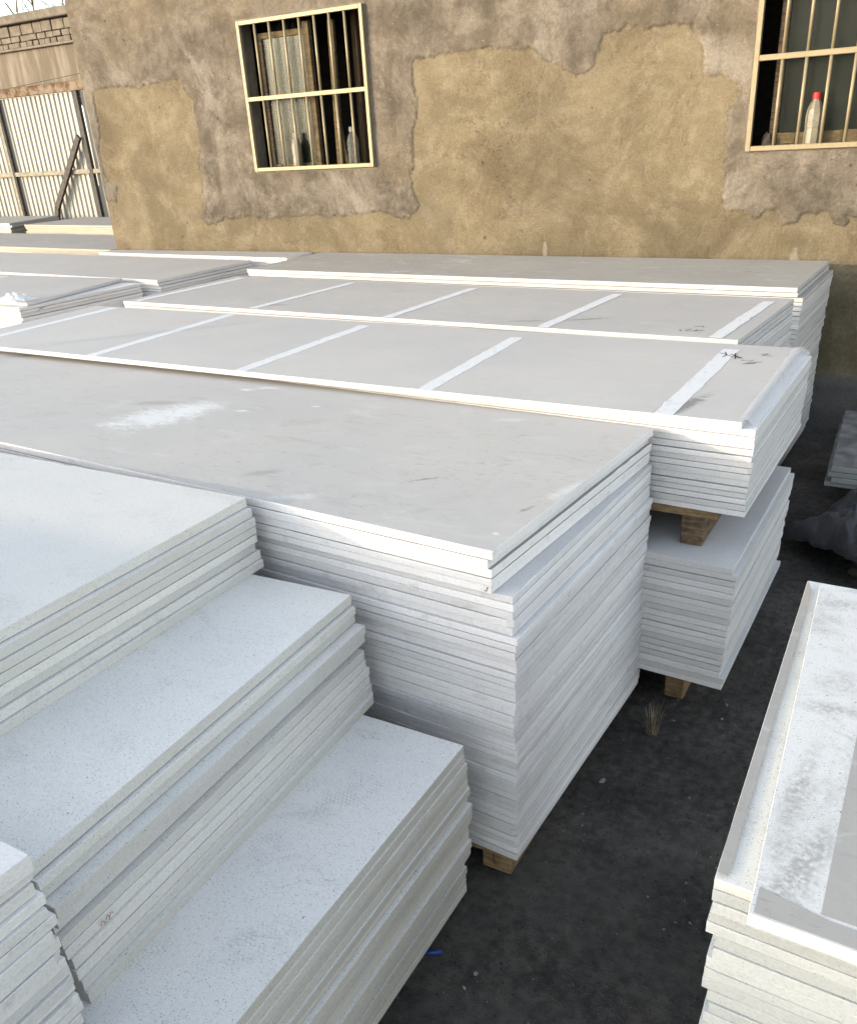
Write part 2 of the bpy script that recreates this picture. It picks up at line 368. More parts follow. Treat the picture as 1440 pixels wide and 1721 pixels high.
def wall_front():
    def seg(a, b, st): return np.linspace(a, b, max(2, int(round((b - a) / st)) + 1))
    xb = [WX0, WINS[0][0], WINS[0][1], WINS[1][0], -.55, WINS[1][1], WX1]
    xst = [.0105, .03, .0105, .0105, .03, .08]
    xs = np.unique(np.concatenate([seg(xb[i], xb[i + 1], xst[i]) for i in range(6)]).round(5))
    zb = [-.1, .9, 2.083, 3.379, 3.95, WTOP]; zst = [.06, .0105, .0105, .0105, .08]
    zs = np.unique(np.concatenate([seg(zb[i], zb[i + 1], zst[i]) for i in range(5)]).round(5))
    X, Z = np.meshgrid(xs, zs)
    px = X.ravel(); pz = Z.ravel()
    # ragged outline: the sample point is pushed about by noise before it is tested
    jx = px + .07 * fbm(px * 6, pz * 6, 5, 21) + .05 * fbm(px * 26, pz * 26, 3, 24); jz = pz + .07 * fbm(px * 6, pz * 6, 5, 22) + .05 * fbm(px * 26, pz * 26, 3, 25)
    P = np.array(TAN); d2 = np.full(px.shape, 1e9); inside = np.zeros(px.shape, bool)
    for a, b in zip(P, np.roll(P, -1, 0)):
        e = b - a; t = np.clip(((jx - a[0]) * e[0] + (jz - a[1]) * e[1]) / (e @ e), 0, 1)
        d2 = np.minimum(d2, (jx - a[0] - t * e[0]) ** 2 + (jz - a[1] - t * e[1]) ** 2)
        c = (a[1] > jz) != (b[1] > jz)
        with np.errstate(divide='ignore', invalid='ignore'):
            inside ^= c & (jx < (b[0] - a[0]) * (jz - a[1]) / (b[1] - a[1]) + a[0])
    sd = np.sqrt(d2) * np.where(inside, -1, 1)                # > 0: grey cement
    cem = np.clip(sd / .014 + .5, 0, 1)
    thick = .005 + .007 * (fbm(px * 1.1, pz * 1.1, 2, 40) + .5)
    h = thick * cem * (1 - .25 * np.exp(-np.maximum(sd, 0) / .05))
    h = h - .006 * np.exp(-(sd / .014) ** 2) * (vnoise(px * 5, pz * 5, 77) > .45)         # crack along the seam
    h = h + .016 * fbm(px * .9, pz * .9, 3, 30) + (.3 + .7 * cem) * (.008 * fbm(px * 5, pz * 5, 4, 31) + .003 * fbm(px * 26, pz * 26, 3, 33))
    ridg = np.abs(fbm(px * 2.3 + 3, pz * 2.3, 4, 50)); h = h - .004 * np.exp(-(ridg / .006) ** 2) * (fbm(px * .7, pz * .7, 2, 51) > .05)
    pits = np.clip(vnoise(px * 16, pz * 16, 61) - .93, 0, 1) * .10; h = h - pits
    # flat by the window openings and the corner
    for x0, x1, z0, z1 in WINS:
        dd = np.maximum(np.maximum(x0 - px, px - x1), np.maximum(z0 - pz, pz - z1)); k = np.clip(dd / .06, 0, 1); h = h * k + .016 * (1 - k)
    y = -h
    plin = np.clip((.40 - pz) / .02, 0, 1); y = y - .05 * plin - .03 * np.clip((.21 - pz) / .02, 0, 1)
    n, m = len(xs), len(zs)
    v = np.stack([px + 2, y, pz], 1)
    idx = np.arange(n * m).reshape(m, n); a = idx[:-1, :-1].ravel()
    cx = ((X[:-1, :-1] + X[1:, 1:]) / 2).ravel(); cz = ((Z[:-1, :-1] + Z[1:, 1:]) / 2).ravel()
    keep = np.ones(a.shape, bool)
    for x0, x1, z0, z1 in WINS: keep &= ~((cx > x0) & (cx < x1) & (cz > 2.083) & (cz < 3.379))
    a = a[keep]; f = np.stack([a, a + 1, a + n + 1, a + n], 1)
    s = NM('peeling_plaster'); s.co = s.tc.outputs['Object']
    at = s.n('ShaderNodeAttribute', attribute_name='cement'); cemv = at.outputs['Fac']
    at2 = s.n('ShaderNodeAttribute', attribute_name='seam'); seam = at2.outputs['Fac']
    big = s.noise(.8, 6, .6); mid = s.noise(4.5, 7, .68); fine = s.noise(60, 4, .7); run = s.noise(1, 5, .65, s.mapping(s.co, scale=(3.2, 1, .7)))
    tan = s.mix(s.ramp(big, .35, .65), (0.122, 0.100, 0.063), (0.153, 0.128, 0.085))
    tan = s.mix(s.math('MULTIPLY', s.ramp(mid, .46, .66), .75), tan, (0.184, 0.157, 0.112))
    tan = s.mix(s.math('MULTIPLY', s.ramp(s.noise(1.7, 6, .75, s.mapping(s.co, loc=(5, 0, 3)), .6), .49, .64), .75), tan, (0.103, 0.080, 0.049))
    hair = s.noise(7, 7, .8, s.mapping(s.co, rot=(0, .7, 0), scale=(1, 1, 2.4)), 2.0)
    tan = s.mix(s.math('MULTIPLY', s.ramp(s.math('ABSOLUTE', s.math('SUBTRACT', hair, .5)), .0, .012, 1, 0), .45), tan, (0.244, 0.206, 0.143))
    cem_c = s.mix(s.ramp(mid, .36, .64), (0.087, 0.074, 0.057), (0.150, 0.130, 0.106))
    cem_c = s.mix(s.math('MULTIPLY', s.ramp(s.noise(1.5, 7, .75, s.mapping(s.co, loc=(1, 0, 8)), .8), .47, .62), .85), cem_c, (0.192, 0.173, 0.148))
    cem_c = s.mix(s.math('MULTIPLY', s.ramp(run, .50, .70), .65), cem_c, (0.063, 0.052, 0.038))
    cem_c = s.mix(s.math('MULTIPLY', s.ramp(s.noise(.55, 4, .6, s.mapping(s.co, loc=(8, 0, 1))), .50, .64), .55), cem_c, (0.134, 0.108, 0.072))
    c = s.mix(s.ramp(cemv, .35, .65), tan, cem_c)
    c = s.mix(s.math('MULTIPLY', s.specks(s.mapping(s.co, rot=(0, .6, 0), scale=(1, 1, 3.2)), 11, .30, .12), .4), c, (0.244, 0.210, 0.151))
    ck = s.math('ABSOLUTE', s.math('SUBTRACT', s.noise(1.9, 6, .62, s.mapping(s.co, loc=(7, 0, 2))), .5))
    c = s.mix(s.math('MULTIPLY', s.ramp(ck, .0008, .0035, 1, 0), s.ramp(s.noise(1.1, 3, .6, s.mapping(s.co, loc=(3, 0, 9))), .50, .60, 0, .8)), c, (0.043, 0.034, 0.021))
    wash = s.noise(.9, 5, .7, s.mapping(s.co, loc=(6, 0, 6), scale=(1, 1, 1.4)), .8)
    c = s.val(c, s.mix(s.ramp(wash, .36, .64), (.82, .81, .79), (1.16, 1.15, 1.13)))
    crk = s.noise(9, 6, .7)
    c = s.mix(s.math('MULTIPLY', seam, s.ramp(crk, .47, .62, .0, .8)), c, (0.044, 0.035, 0.022))
    # damp patches above the footing and pale drips
    sep = s.n('ShaderNodeSeparateXYZ'); s.L(s.co, sep.inputs[0])
    damp = s.math('MULTIPLY', s.ramp(sep.outputs[2], 1.25, 1.75, 1, 0), s.ramp(s.noise(2.6, 5, .65, s.mapping(s.co, loc=(2, 0, 5), scale=(1, 1, .5))), .50, .66))
    c = s.mix(s.math('MULTIPLY', damp, .6), c, (.085, .066, .038))
    foot = s.ramp(sep.outputs[2], .38, .44, 1, 0); c = s.mix(foot, c, (.10, .095, .088))
    c = s.val(c, s.mix(s.ramp(fine, .3, .7), (.84, .84, .84), (1.12, 1.12, 1.12)))
    for lx, lz, sx, sy in ((-3.19 + 2, 1.34, .022, .12), (-1.09 + 2, 1.30, .035, .085)):
        q = s.mapping(s.vmath('SUBTRACT', s.co, (lx, 0, lz)), scale=(1 / sx, 0, 1 / sy))
        r = s.math('ADD', s.vmath('LENGTH', q), s.math('MULTIPLY', s.math('SUBTRACT', s.noise(22, 4, .6), .5), 1.6))
        c = s.mix(s.math('MULTIPLY', s.ramp(r, .55, 1.05, 1, 0), .55), c, (.26, .24, .20))
    c = s.mix(s.math('MULTIPLY', s.specks(s.co, 9, .12, .10), .8), c, (.05, .04, .03))
    s.bump(s.math('ADD', fine, s.math('MULTIPLY', s.noise(13, 7, .75), 3.0)), .42, .009); s.rough(.93); s.color(c)
    me = bpy.data.meshes.new('wall'); me.vertices.add(len(v)); me.vertices.foreach_set('co', v.astype(np.float32).ravel())
    nf = len(f); me.loops.add(nf * 4); me.loops.foreach_set('vertex_index', f.astype(np.int32).ravel())
    me.polygons.add(nf); me.polygons.foreach_set('loop_start', np.arange(nf, dtype=np.int32) * 4)
    me.polygons.foreach_set('use_smooth', np.ones(nf, bool)); me.materials.append(s.m)
    for nm, arr in (('cement', cem), ('seam', np.exp(-(sd / .011) ** 2))):
        A = me.attributes.new(nm, 'FLOAT', 'POINT'); A.data.foreach_set('value', arr.astype(np.float32))
    me.update(); me.validate()
    o = bpy.data.objects.new('wall', me); col.objects.link(o); o.parent = bld
    return s.m
PLASTER = wall_front()
CEMENT = m_plain('cement_grey', (.16, .14, .115), .9, 0, .35, 6, .3)
# end walls, back and flat roof
o = MB().box(WX0 + 2, WX0 + 2.25, .03, 5, -.1, WTOP).build('end_wall', CEMENT, bld)
o = MB().box(WX1 + 1.75, WX1 + 2, .03, 5, -.1, WTOP).build('end_wall', CEMENT, bld)
o = MB().box(WX0 + 2.25, WX1 + 1.75, 4.8, 5, -.1, WTOP).build('back_wall', CEMENT, bld)
o = MB().box(WX0 + 1.8, WX1 + 2.2, -.25, 5.2, WTOP + .003, WTOP + .18, .01).build('roof', CEMENT, bld)

def m_glass():
    s = NM('window_glass'); t = s.t
    tr = s.n('ShaderNodeBsdfTransparent'); tr.inputs[0].default_value = (.62, .68, .64, 1)
    gl = s.n('ShaderNodeBsdfGlossy'); gl.inputs['Roughness'].default_value = .25
    df = s.n('ShaderNodeBsdfDiffuse'); df.inputs[0].default_value = (.05, .055, .047, 1)
    fr = s.n('ShaderNodeFresnel'); fr.inputs[0].default_value = 1.5
    m1 = s.n('ShaderNodeMixShader'); s.L(s.ramp(s.noise(3, 4, .6), .3, .7, .10, .28), m1.inputs[0]); s.L(tr.outputs[0], m1.inputs[1]); s.L(df.outputs[0], m1.inputs[2])
    m2 = s.n('ShaderNodeMixShader'); s.L(s.math('MULTIPLY', fr.outputs[0], .22), m2.inputs[0]); s.L(m1.outputs[0], m2.inputs[1]); s.L(gl.outputs[0], m2.inputs[2])
    s.L(m2.outputs[0], t.nodes['Material Output'].inputs['Surface']); return s.m
GLASS = m_glass()

def window(x0, x1, z0, z1, barx, rail, label, left):
    ox, oy = 2.0, 0.0
    X0, X1 = x0 + ox, x1 + ox
    t = .036
    m = MB()
    fy0, fy1 = -.052, -.012
    m.box(X0 - .004, X0 - .004 + t, fy0, fy1, z0 - .004, z1 + .004, .003); m.box(X1 + .004 - t, X1 + .004, fy0, fy1, z0 - .004, z1 + .004, .003)
    m.box(X0 + t - .004, X1 - t + .004, fy0 + .002, fy1 - .002, z1 + .004 - t, z1 + .003, .003); m.box(X0 + t - .004, X1 - t + .004, fy0 + .002, fy1 - .002, z0 - .003, z0 - .004 + t, .003)
    wn = m.build('window', STEEL, bld); wn['label'] = label
    for bx in barx:
        zc = [z0 + t - .004 - .003, rail - .018]; zd = [rail + .018, z1 - t + .007]
        for a, b in (zc, zd): MB().tube([(bx + ox, (fy0 + fy1) / 2, a), (bx + ox, (fy0 + fy1) / 2, b)], .0125, 10).build('bar', STEEL, wn, smooth=True)
    MB().box(X0 + t - .006, X1 - t + .006, fy0 + .003, fy1 - .003, rail - .019, rail + .019, .003).build('cross_rail', STEEL, wn)
    # reveal and dark room behind
    d0, d1 = -.016, .16
    rv = MB(); e = .02
    rv.box(X0 - e, X0, d0 + .0, d1, z0 - e, z1 + e); rv.box(X1, X1 + e, d0, d1, z0 - e, z1 + e)
    rv.box(X0, X1, d0, d1, z1 + .001, z1 + e); rv.box(X0, X1, d0, d1, z0 - e, z0 - .001)
    rv.build('reveal', CEMENT, wn)
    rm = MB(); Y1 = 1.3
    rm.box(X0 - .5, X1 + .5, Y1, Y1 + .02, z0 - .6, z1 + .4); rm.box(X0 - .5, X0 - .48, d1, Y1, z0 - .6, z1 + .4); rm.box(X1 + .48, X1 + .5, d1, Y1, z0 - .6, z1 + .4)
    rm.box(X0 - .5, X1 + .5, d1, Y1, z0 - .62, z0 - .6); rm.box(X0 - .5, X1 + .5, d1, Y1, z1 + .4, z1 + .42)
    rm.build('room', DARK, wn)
    wy0, wy1 = .10, .145
    def cur(name, a, b, y, za, zb, mat, amp=.018, per=.09):
        n = int((b - a) / .012); v = []; f = []
        for i in range(n + 1):
            x = a + (b - a) * i / n; yy = y + amp * math.sin(x / per * 6.283) + .3 * amp * math.sin(x / per * 15)
            v += [(x, yy, za), (x, yy, zb)]
        for i in range(n): f.append((2 * i, 2 * i + 2, 2 * i + 3, 2 * i + 1))
        obj(name, v, f, mat, wn, smooth=True)
    if left:
        # wooden casement: top rail, two posts (one leaning), greenish curtain behind glass
        MB().box(X0 + .12, X0 + .66, wy0, wy1, z1 - .15, z1 - .10, .004).build('casement_rail', WOOD_W, wn)
        MB().box(X0 + .66, X0 + .735, wy0 - .005, wy1, z0 + .002, z1 - .05, .004).build('casement_post', WOOD_W, wn)
        MB().box(X0 + .12, X0 + .66, wy0, wy1, z0 + .002, z0 + .055, .004).build('casement_rail', WOOD_W, wn)
        MB().box(X0 + .12, X0 + .16, wy0, wy1, z0 + .055, z1 - .15, .004).build('casement_post', WOOD_D, wn)
        M = Matrix.Translation((X0 + .90, .17, z0 + .005)) @ Matrix.Rotation(math.radians(1.5), 4, 'Y')
        MB().box(-.033, .033, 0, .04, 0, z1 - z0 - .06, .004, M).build('casement_post', WOOD_W, wn)
        M = Matrix.Translation((X0 + .97, .20, z0 + .005)) @ Matrix.Rotation(math.radians(-9), 4, 'Y')
        MB().box(-.02, .02, 0, .03, 0, .55, .003, M).build('stick', WOOD_W, wn)
        MB().box(X0 + .16, X0 + .66, wy0 + .018, wy0 + .022, z0 + .055, z1 - .15).build('pane', GLASS, wn)
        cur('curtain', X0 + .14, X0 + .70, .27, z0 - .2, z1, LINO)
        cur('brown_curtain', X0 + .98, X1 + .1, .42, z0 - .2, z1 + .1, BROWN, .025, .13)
        MB().box(X1 - .20, X1 - .06, .02, .07, z0 + .001, z0 + .03, .003).build('sill_block', WOOD_W, wn)
    else:
        MB().box(X0 + .13, X0 + .19, wy0, wy1, z0 + .002, z1 - .002, .004).build('casement_post', WOOD_D, wn)
        MB().box(X0 + .19, X0 + .92, wy0, wy1, z0 + .002, z0 + .11, .004).build('casement_rail', WOOD_W, wn)
        MB().box(X0 + .90, X0 + .96, .09, .15, z0 + .11, z1 - .002, .004).build('casement_post', WOOD_W, wn)
        MB().box(X0 + .86, X0 + .895, .02, .06, z0 + .002, z0 + .62, .004).build('stick', WOOD_W, wn)
        MB().box(X0 + .19, X0 + .90, wy0 + .018, wy0 + .022, z0 + .11, z1 - .002).build('pane', GLASS, wn)
        MB().box(X0 + .96, X1, wy0 + .03, wy0 + .034, z0 + .05, z1 - .002).build('pane', GLASS, wn)
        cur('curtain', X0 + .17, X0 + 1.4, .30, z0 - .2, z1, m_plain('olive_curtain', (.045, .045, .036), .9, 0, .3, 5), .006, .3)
    return wn

window(*WINS[0], (-6.14, -5.965, -5.79, -5.615, -5.443, -5.275, -5.108), 2.729, 'window with bright steel frame and seven bars', True)
window(*WINS[1], (-1.335, -1.17, -1.008, -.845, -.68, -.515, -.35), 2.69, 'window with dull steel frame and a red-capped bottle behind its bars', False)

# ------------------------------------------------------------------ boards
ONES = ['', 'first', 'second', 'third', 'fourth', 'fifth', 'sixth', 'seventh', 'eighth', 'ninth', 'tenth', 'eleventh', 'twelfth', 'thirteenth', 'fourteenth', 'fifteenth', 'sixteenth', 'seventeenth', 'eighteenth', 'nineteenth']
TENS = {20: 'twenty', 30: 'thirty', 40: 'forty', 50: 'fifty'}
def ordinal(n):
    if n < 20: return ONES[n]
    t = n // 10 * 10
    return TENS[t] + '-' + ONES[n - t] if n % 10 else TENS[t][:-1] + 'ieth'

def smooth_rand(n, k, r):
    a = r.normal(size=n + 2 * k); ker = np.hanning(2 * k + 3)[1:-1]; ker /= np.sqrt((ker ** 2).sum())
    return np.convolve(a, ker, 'same')[k:k + n]

def board_data(quad, th, r, rough=1.0, step=.06, bev=.0011):
    """quad: FR, BR, BL, FL (x, y). Ragged, slightly chamfered slab."""
    q = [np.array(p, float) for p in quad]; cut = .003
    outer = []; inn = []
    for i in range(4):
        a, b = q[i], q[(i + 1) % 4]; e = b - a; L = np.linalg.norm(e); e /= L; nrm = np.array([-e[1], e[0]])
        n = max(3, int(L / step)); c0, c1 = [cut * (.3 + r.random()) + (r.uniform(.004, .016) * rough if r.random() < .25 else 0) for _ in range(2)]; t = np.linspace(c0, L - c1, n + 1)
        wob = .0004 * rough * smooth_rand(n + 1, 3, r)
        chip = np.zeros(n + 1)
        for _ in range(r.poisson(L * .5 * rough)):
            c = r.integers(0, n + 1); chip[c] += r.uniform(.001, .005)
        for k in range(n + 1):
            outer.append(a + e * t[k] + nrm * (abs(wob[k]) * .6 + wob[k] * .4 + .0005)); inn.append(nrm * (bev * r.uniform(.5, 1.4) + chip[k]))
    outer = np.array(outer); inn = np.array(inn); N = len(outer)
    zj = .00012 * rough * r.normal(size=N)
    rings = [np.c_[outer + inn, np.full(N, th)], np.c_[outer, th - bev * 1.1 + zj - np.linalg.norm(inn, axis=1) * .6], np.c_[outer + inn * .1, np.full(N, bev * 1.0)], np.c_[outer + inn * .9, np.zeros(N)]]
    v = np.concatenate(rings)
    f = [tuple(range(N))]; mi = [0]
    for k in range(3):
        for j in range(N):
            f.append((k * N + j, (k + 1) * N + j, (k + 1) * N + (j + 1) % N, k * N + (j + 1) % N)); mi.append(1)
    f.append(tuple(range(4 * N - 1, 3 * N - 1, -1))); mi.append(0)
    return v, f, mi

def shift(quad, dx, dy, yaw, ext=None):
    c = np.array(quad[0]); ca, sa = math.cos(yaw), math.sin(yaw); out = []
    for p in quad:
        d = np.array(p) - c; out.append((c[0] + ca * d[0] - sa * d[1] + dx, c[1] + sa * d[0] + ca * d[1] + dy))
    return out

def board(quad, ztop, th, mats, label, group, rough=1.0, step=.06, gap=True):
    o0 = quad[0]
    g = rng.choice([.0014, .0026, .0036, .0050], p=[.25, .35, .30, .1]); z0 = ztop - th
    if gap: th -= g
    v, f, mi = board_data([(p[0] - o0[0], p[1] - o0[1]) for p in quad], th, rng, rough, step)
    o = obj('board', v, f, list(mats), None, (o0[0], o0[1], z0), False, mi)
    return tag(o, label, 'board', group)

def stack(quad, ztop, n, th, where, group, mats, topmats=None, offs=None, jit=.005, adj='white', rough=1.0, first=1, toplabel=None, step=.06, zbot=None, yawj=.001, total=None):
    """n boards from ztop down; offs shifts the right-hand end of each one"""
    if zbot is not None: th = (ztop - zbot) / n
    z = ztop; made = []
    tj = rng.uniform(-.0022, .0022, n); tj -= tj.mean()
    for i in range(n):
        dx = (offs[i] if offs is not None and i < len(offs) else (offs[-1] if offs is not None else 0)) + rng.normal() * jit * .5
        if i == 0 and first == 1: dx = offs[0] if offs is not None else 0; dy = 0; yw = 0
        else: dy = rng.normal() * jit * .8; yw = rng.normal() * yawj
        lab = toplabel if (i == 0 and toplabel) else f'{adj} board, {ordinal(i + first)} from the top of {where}'
        t = th + tj[i]
        made.append(board(shift(quad, dx, dy, yw), z, t, topmats if (i == 0 and topmats) else mats, lab, group, rough, step, i > 0 or first > 1)); z -= t
    return made, z

def bulk(name, quads_z, label, mat=None):
    """boards that hide behind other stacks: one object"""
    m = MB()
    for quad, z0, z1 in quads_z:
        n = max(1, int(round((z0 - z1) / .027))); t = (z0 - z1) / n
        for i in range(n):
            dx, dy = rng.normal() * .004, rng.normal() * .004; a = z1 + i * t; b = a + t - .0015 * (i < n - 1)
            v = [(p[0] + dx, p[1] + dy, zz) for zz in (a, b) for p in quad]
            m.add(v, [(3, 2, 1, 0), (4, 5, 6, 7), (0, 1, 5, 4), (1, 2, 6, 5), (2, 3, 7, 6), (3, 0, 4, 7)])
    tag(m.build(name, mat or EDGE), label, 'boards', kind='stuff')

def strokes(name, lines, wdt, mat, parent, M):
    """pen strokes: flat ribbons, lines are lists of (u, v); M maps (u, v, 0) to parent space"""
    v = []; f = []
    for ln in lines:
        b = len(v)
        for i, p in enumerate(ln):
            a = ln[max(i - 1, 0)]; c = ln[min(i + 1, len(ln) - 1)]; d = Vector((c[0] - a[0], c[1] - a[1])).normalized(); nn = Vector((-d.y, d.x)) * wdt / 2
            v += [tuple(M @ Vector((p[0] + nn.x, p[1] + nn.y, 0))), tuple(M @ Vector((p[0] - nn.x, p[1] - nn.y, 0)))]
        for i in range(len(ln) - 1): f.append((b + 2 * i, b + 2 * i + 1, b + 2 * i + 3, b + 2 * i + 2))
    return obj(name, v, f, mat, parent)

def pallet(cx0, cx1, y0, y1, ztop, zbot, label, planks=3, deck=.022, plank_w=.10, beams=(.06, .5, .94), bw=.09, dirt=False, beam_x=None):
    """beams running in depth under cross planks"""
    e = empty('pallet', (cx0, y0, zbot)); tag(e, label, 'pallet', 'pallets under the board stacks')
    W, D, hh = cx1 - cx0, y1 - y0, ztop - zbot
    for k in range(planks):
        yy = (D - plank_w) * k / (planks - 1)
        MB().box(0, W, yy, yy + plank_w, hh - deck, hh, .004).build('plank', WOOD, e)
    for bx in (beam_x or [W * q for q in beams]):
        MB().box(bx - bw / 2, bx + bw / 2, .045, D - .045, 0, hh - deck - .0005, .004).build('beam', WOOD_D if dirt else WOOD, e)
    return e

# ---- tall stack in the middle
MQ = [(-.967, 1.939), (-.872, 3.142), (-5.66, 3.43), (-5.757, 2.235)]
def rel(p, q0): return (p[0] - q0[0], p[1] - q0[1], .03)
m0 = MQ[0]
MAIN_TOP = m_sheet('board_face_scuffed', (0.440, 0.425, 0.408), .22, .22,
    spots=[(rel((-2.92, 2.58), m0), .95, .20, .17, .9), (rel((-2.84, 2.74), m0), 1.3, .14, .12, .85), (rel((-3.03, 2.44), m0), .3, .10, .03, .6), (rel((-2.82, 3.08), m0), 0, .05, .018, .8), (rel((-2.74, 3.14), m0), .3, .07, .02, .7), (rel((-2.324, 2.957), m0), 0, .03, .014, .9), (rel((-2.60, 2.79), m0), 0, .035, .016, .85), (rel((-.94, 2.45), m0), 1.3, .10, .03, .5), (rel((-1.43, 3.06), m0), .3, .06, .025, .4), (rel((-1.01, 2.05), m0), 0, .015, .012, .8), (rel((-1.75, 2.06), m0), .5, .10, .03, .5)],
    prints=[(rel((-2.22, 2.76), m0), .45, .16, .06, .5), (rel((-3.50, 2.42), m0), .6, .14, .06, .4), (rel((-1.72, 2.12), m0), .9, .12, .05, .35), (rel((-1.25, 2.25), m0), 1.1, .13, .05, .25)],
    darks=[(rel((-3.1, 2.75), m0), .4, .16, .04, .3), (rel((-2.0, 2.2), m0), .7, .08, .03, .3), (rel((-1.42, 2.36), m0), .7, .05, .008, .6), (rel((-1.0, 2.25), m0), 1.2, .04, .01, .5)])
GM = 'boards of the tall stack in the middle'
where = 'the tall stack in the middle'
# upper group
up, z = stack(MQ, H - 1.05, 5, .028, where, GM, (SHEET, EDGE), (MAIN_TOP, EDGE), [0, -.012, -.004, -.003, -.010], .002, rough=1.5,
              toplabel='wide scuffed grey top board of the tall stack in the middle')
LQ = [(MQ[0][0], MQ[0][1] + .012), (MQ[1][0] - .050, MQ[1][1] - .01), MQ[2], (MQ[3][0], MQ[3][1] + .012)]
lo, z = stack(LQ, z, 39, .0265, where, GM, (PLAIN, EDGE), None,
              [.055, .055, .054, .052, .052, .066, .066, .061, .061, .062, .062, .061, .060, .060, .061, .056, .054, .053, .053, .057, .057, .060, .061, .060], .0025, first=6, zbot=.150, rough=1.3)
TICK = up[4]
strokes('pen_mark', [[(0, .004), (.006, 0), (.012, .016)]], .0025, INK, TICK, Matrix.Translation((-.022, -.0012, .006)) @ Matrix.Rotation(math.pi / 2, 4, 'X'))
pm = pallet(-5.6, -.95, 1.96, 3.10, .1505, .006, 'rough brown pallet under the tall stack in the middle', 4, .024, .10, beam_x=[.4, 2.3, 4.585], bw=.11)
strokes('pen_mark', [[(0, -.028), (0, .028)], [(-.016, .012), (.016, .016)], [(.0, -.026), (.008, -.034)]], .004, INK, pm, Matrix.Translation((4.575, .0444, .062)) @ Matrix.Rotation(math.pi / 2, 4, 'X'))
# ---- two stacks on pallets behind it
T3Q = [(-.557, 3.162), (-.552, 4.373), (-5.40, 4.44), (-5.40, 3.235)]
S3Q = [(-.504, 3.168), (-.489, 4.354), (-5.35, 4.50), (-5.35, 3.402)]
G3 = 'boards of the raised stack behind the middle'
w3 = 'the raised stack with white stripes'
o0 = T3Q[0]
T3_TOP = m_sheet('board_face_striped', (0.465, 0.452, 0.440), .10, .10, darks=[(rel((-.80, 3.30), o0), 1.35, .20, .035, .75), (rel((-.86, 3.22), o0), 1.4, .12, .03, .6), (rel((-2.95, 3.24), o0), 1.4, .12, .02, .6), (rel((-1.88, 3.21), o0), 1.4, .08, .02, .35)])
PAINT = None
def m_strip():
    s = NM('white_glue_strip'); co = s.jitco()
    h = s.noise(30, 6, .7, s.mapping(co, rot=(0, 0, .2), scale=(2.2, .6, 1)), .5)
    c = s.mix(s.math('MULTIPLY', s.ramp(h, .52, .68), .7), (.62, .625, .635), (.44, .43, .42)); s.bump(h, .2, .003); s.rough(.7)
    return s.color(c)
STRIP = m_strip()
def strip(b, p0, p1, wd, zt):
    """white strip lying on a board, p0-p1 its left edge in world x, y"""
    l = b.location; a = np.array(p0) - (l.x, l.y); c = np.array(p1) - (l.x, l.y); e = (c - a); L = np.linalg.norm(e); e /= L; n = np.array([e[1], -e[0]])
    K = int(L / .05); v = []; f = []
    for i in range(K + 1):
        q = a + e * L * i / K; u = .002 * rng.normal(); w_ = .002 * rng.normal()
        for k, (s_, zz) in enumerate(((u, 0), (u + .001, .0012), (wd + w_ - .001, .0012), (wd + w_, 0))): v.append((*(q + n * s_), zt + zz + .0001))
    for i in range(K):
        for k in range(3): f.append((4 * i + k, 4 * i + k + 1, 4 * i + k + 5, 4 * i + k + 4))
    f.append((0, 3, 2, 1)); f.append((4 * K, 4 * K + 1, 4 * K + 2, 4 * K + 3))
    return obj('strip', v, f, STRIP, b)
t3, z = stack(T3Q, H - 1.0, 1, .0255, w3, G3, (T3_TOP, EDGE2), None, toplabel='pale grey board with white stripes and pen marks topping the raised stack')
for a, b in (((-1.935, 3.176), (-1.975, 4.24)), ((-.884, 3.165), (-.875, 4.262)), ((-3.0, 3.20), (-2.985, 4.31)), ((-4.09, 3.23), (-4.10, 4.40)), ((-5.2, 3.26), (-5.205, 4.41))):
    strip(t3[0], a, b, .074, .0255)
F = Matrix.Translation((-.852 - o0[0], 4.0 - o0[1], .0275))
strokes('pen_mark', [[(-.02, .18), (.05, .12)], [(.0, .20), (.02, .14), (.01, .10)], [(.03, .17), (.10, .10)], [(.05, .19), (.07, .08)], [(.09, .10), (.06, .13)],
    [(.10, .06), (.15, .08), (.13, .02), (.19, .06)], [(.12, .0), (.17, .03)], [(.16, .20), (.19, .22), (.17, .17), (.21, .18)]], .005, INK, t3[0], F)
s3, z = stack(S3Q, z, 14, .0255, w3, G3, (PLAIN, EDGE2), None, [0, .0, -.004, .0, -.006, -.002, -.002, -.004, -.006, -.005, -.006, -.01, -.006, -.008], .004, first=2, zbot=H - 1.372, rough=.8)
s3z = z
# pallet between, and the lower stack
pallet(-5.2, -.615, 3.20, 4.30, s3z - .0005, H - 1.557, 'weathered pallet on top of the low stack, carrying the raised striped stack', 4, .040, .10, beam_x=[.4, 2.2, 4.48], bw=.09, dirt=True)
B3Q = [(-.519, 3.095), (-.505, 4.29), (-5.3, 4.50), (-5.3, 3.36)]
G4 = 'boards of the low stack under the raised pallet'
w4 = 'the low stack under the raised pallet'
l3, z = stack(B3Q, H - 1.5575, 20, .026, w4, G4, (PLAIN, EDGE2), None, [0, .020, .018, .016, .015, .012, .012, .010, .010, .008, .006, .004, .004, .002, .0, .0, -.004, -.004, .010, .012], .004, zbot=.235, rough=.8,
               toplabel='white board directly beneath the wooden beams of the raised pallet')
l3[2].data.materials[1] = EDGE_D
pallet(-5.2, -.62, 3.24, 4.25, z - .0005, .006, 'brown pallet on the ground under the low white stack', 4, .03, .10, beam_x=[.4, 2.2, 4.455], bw=.085)

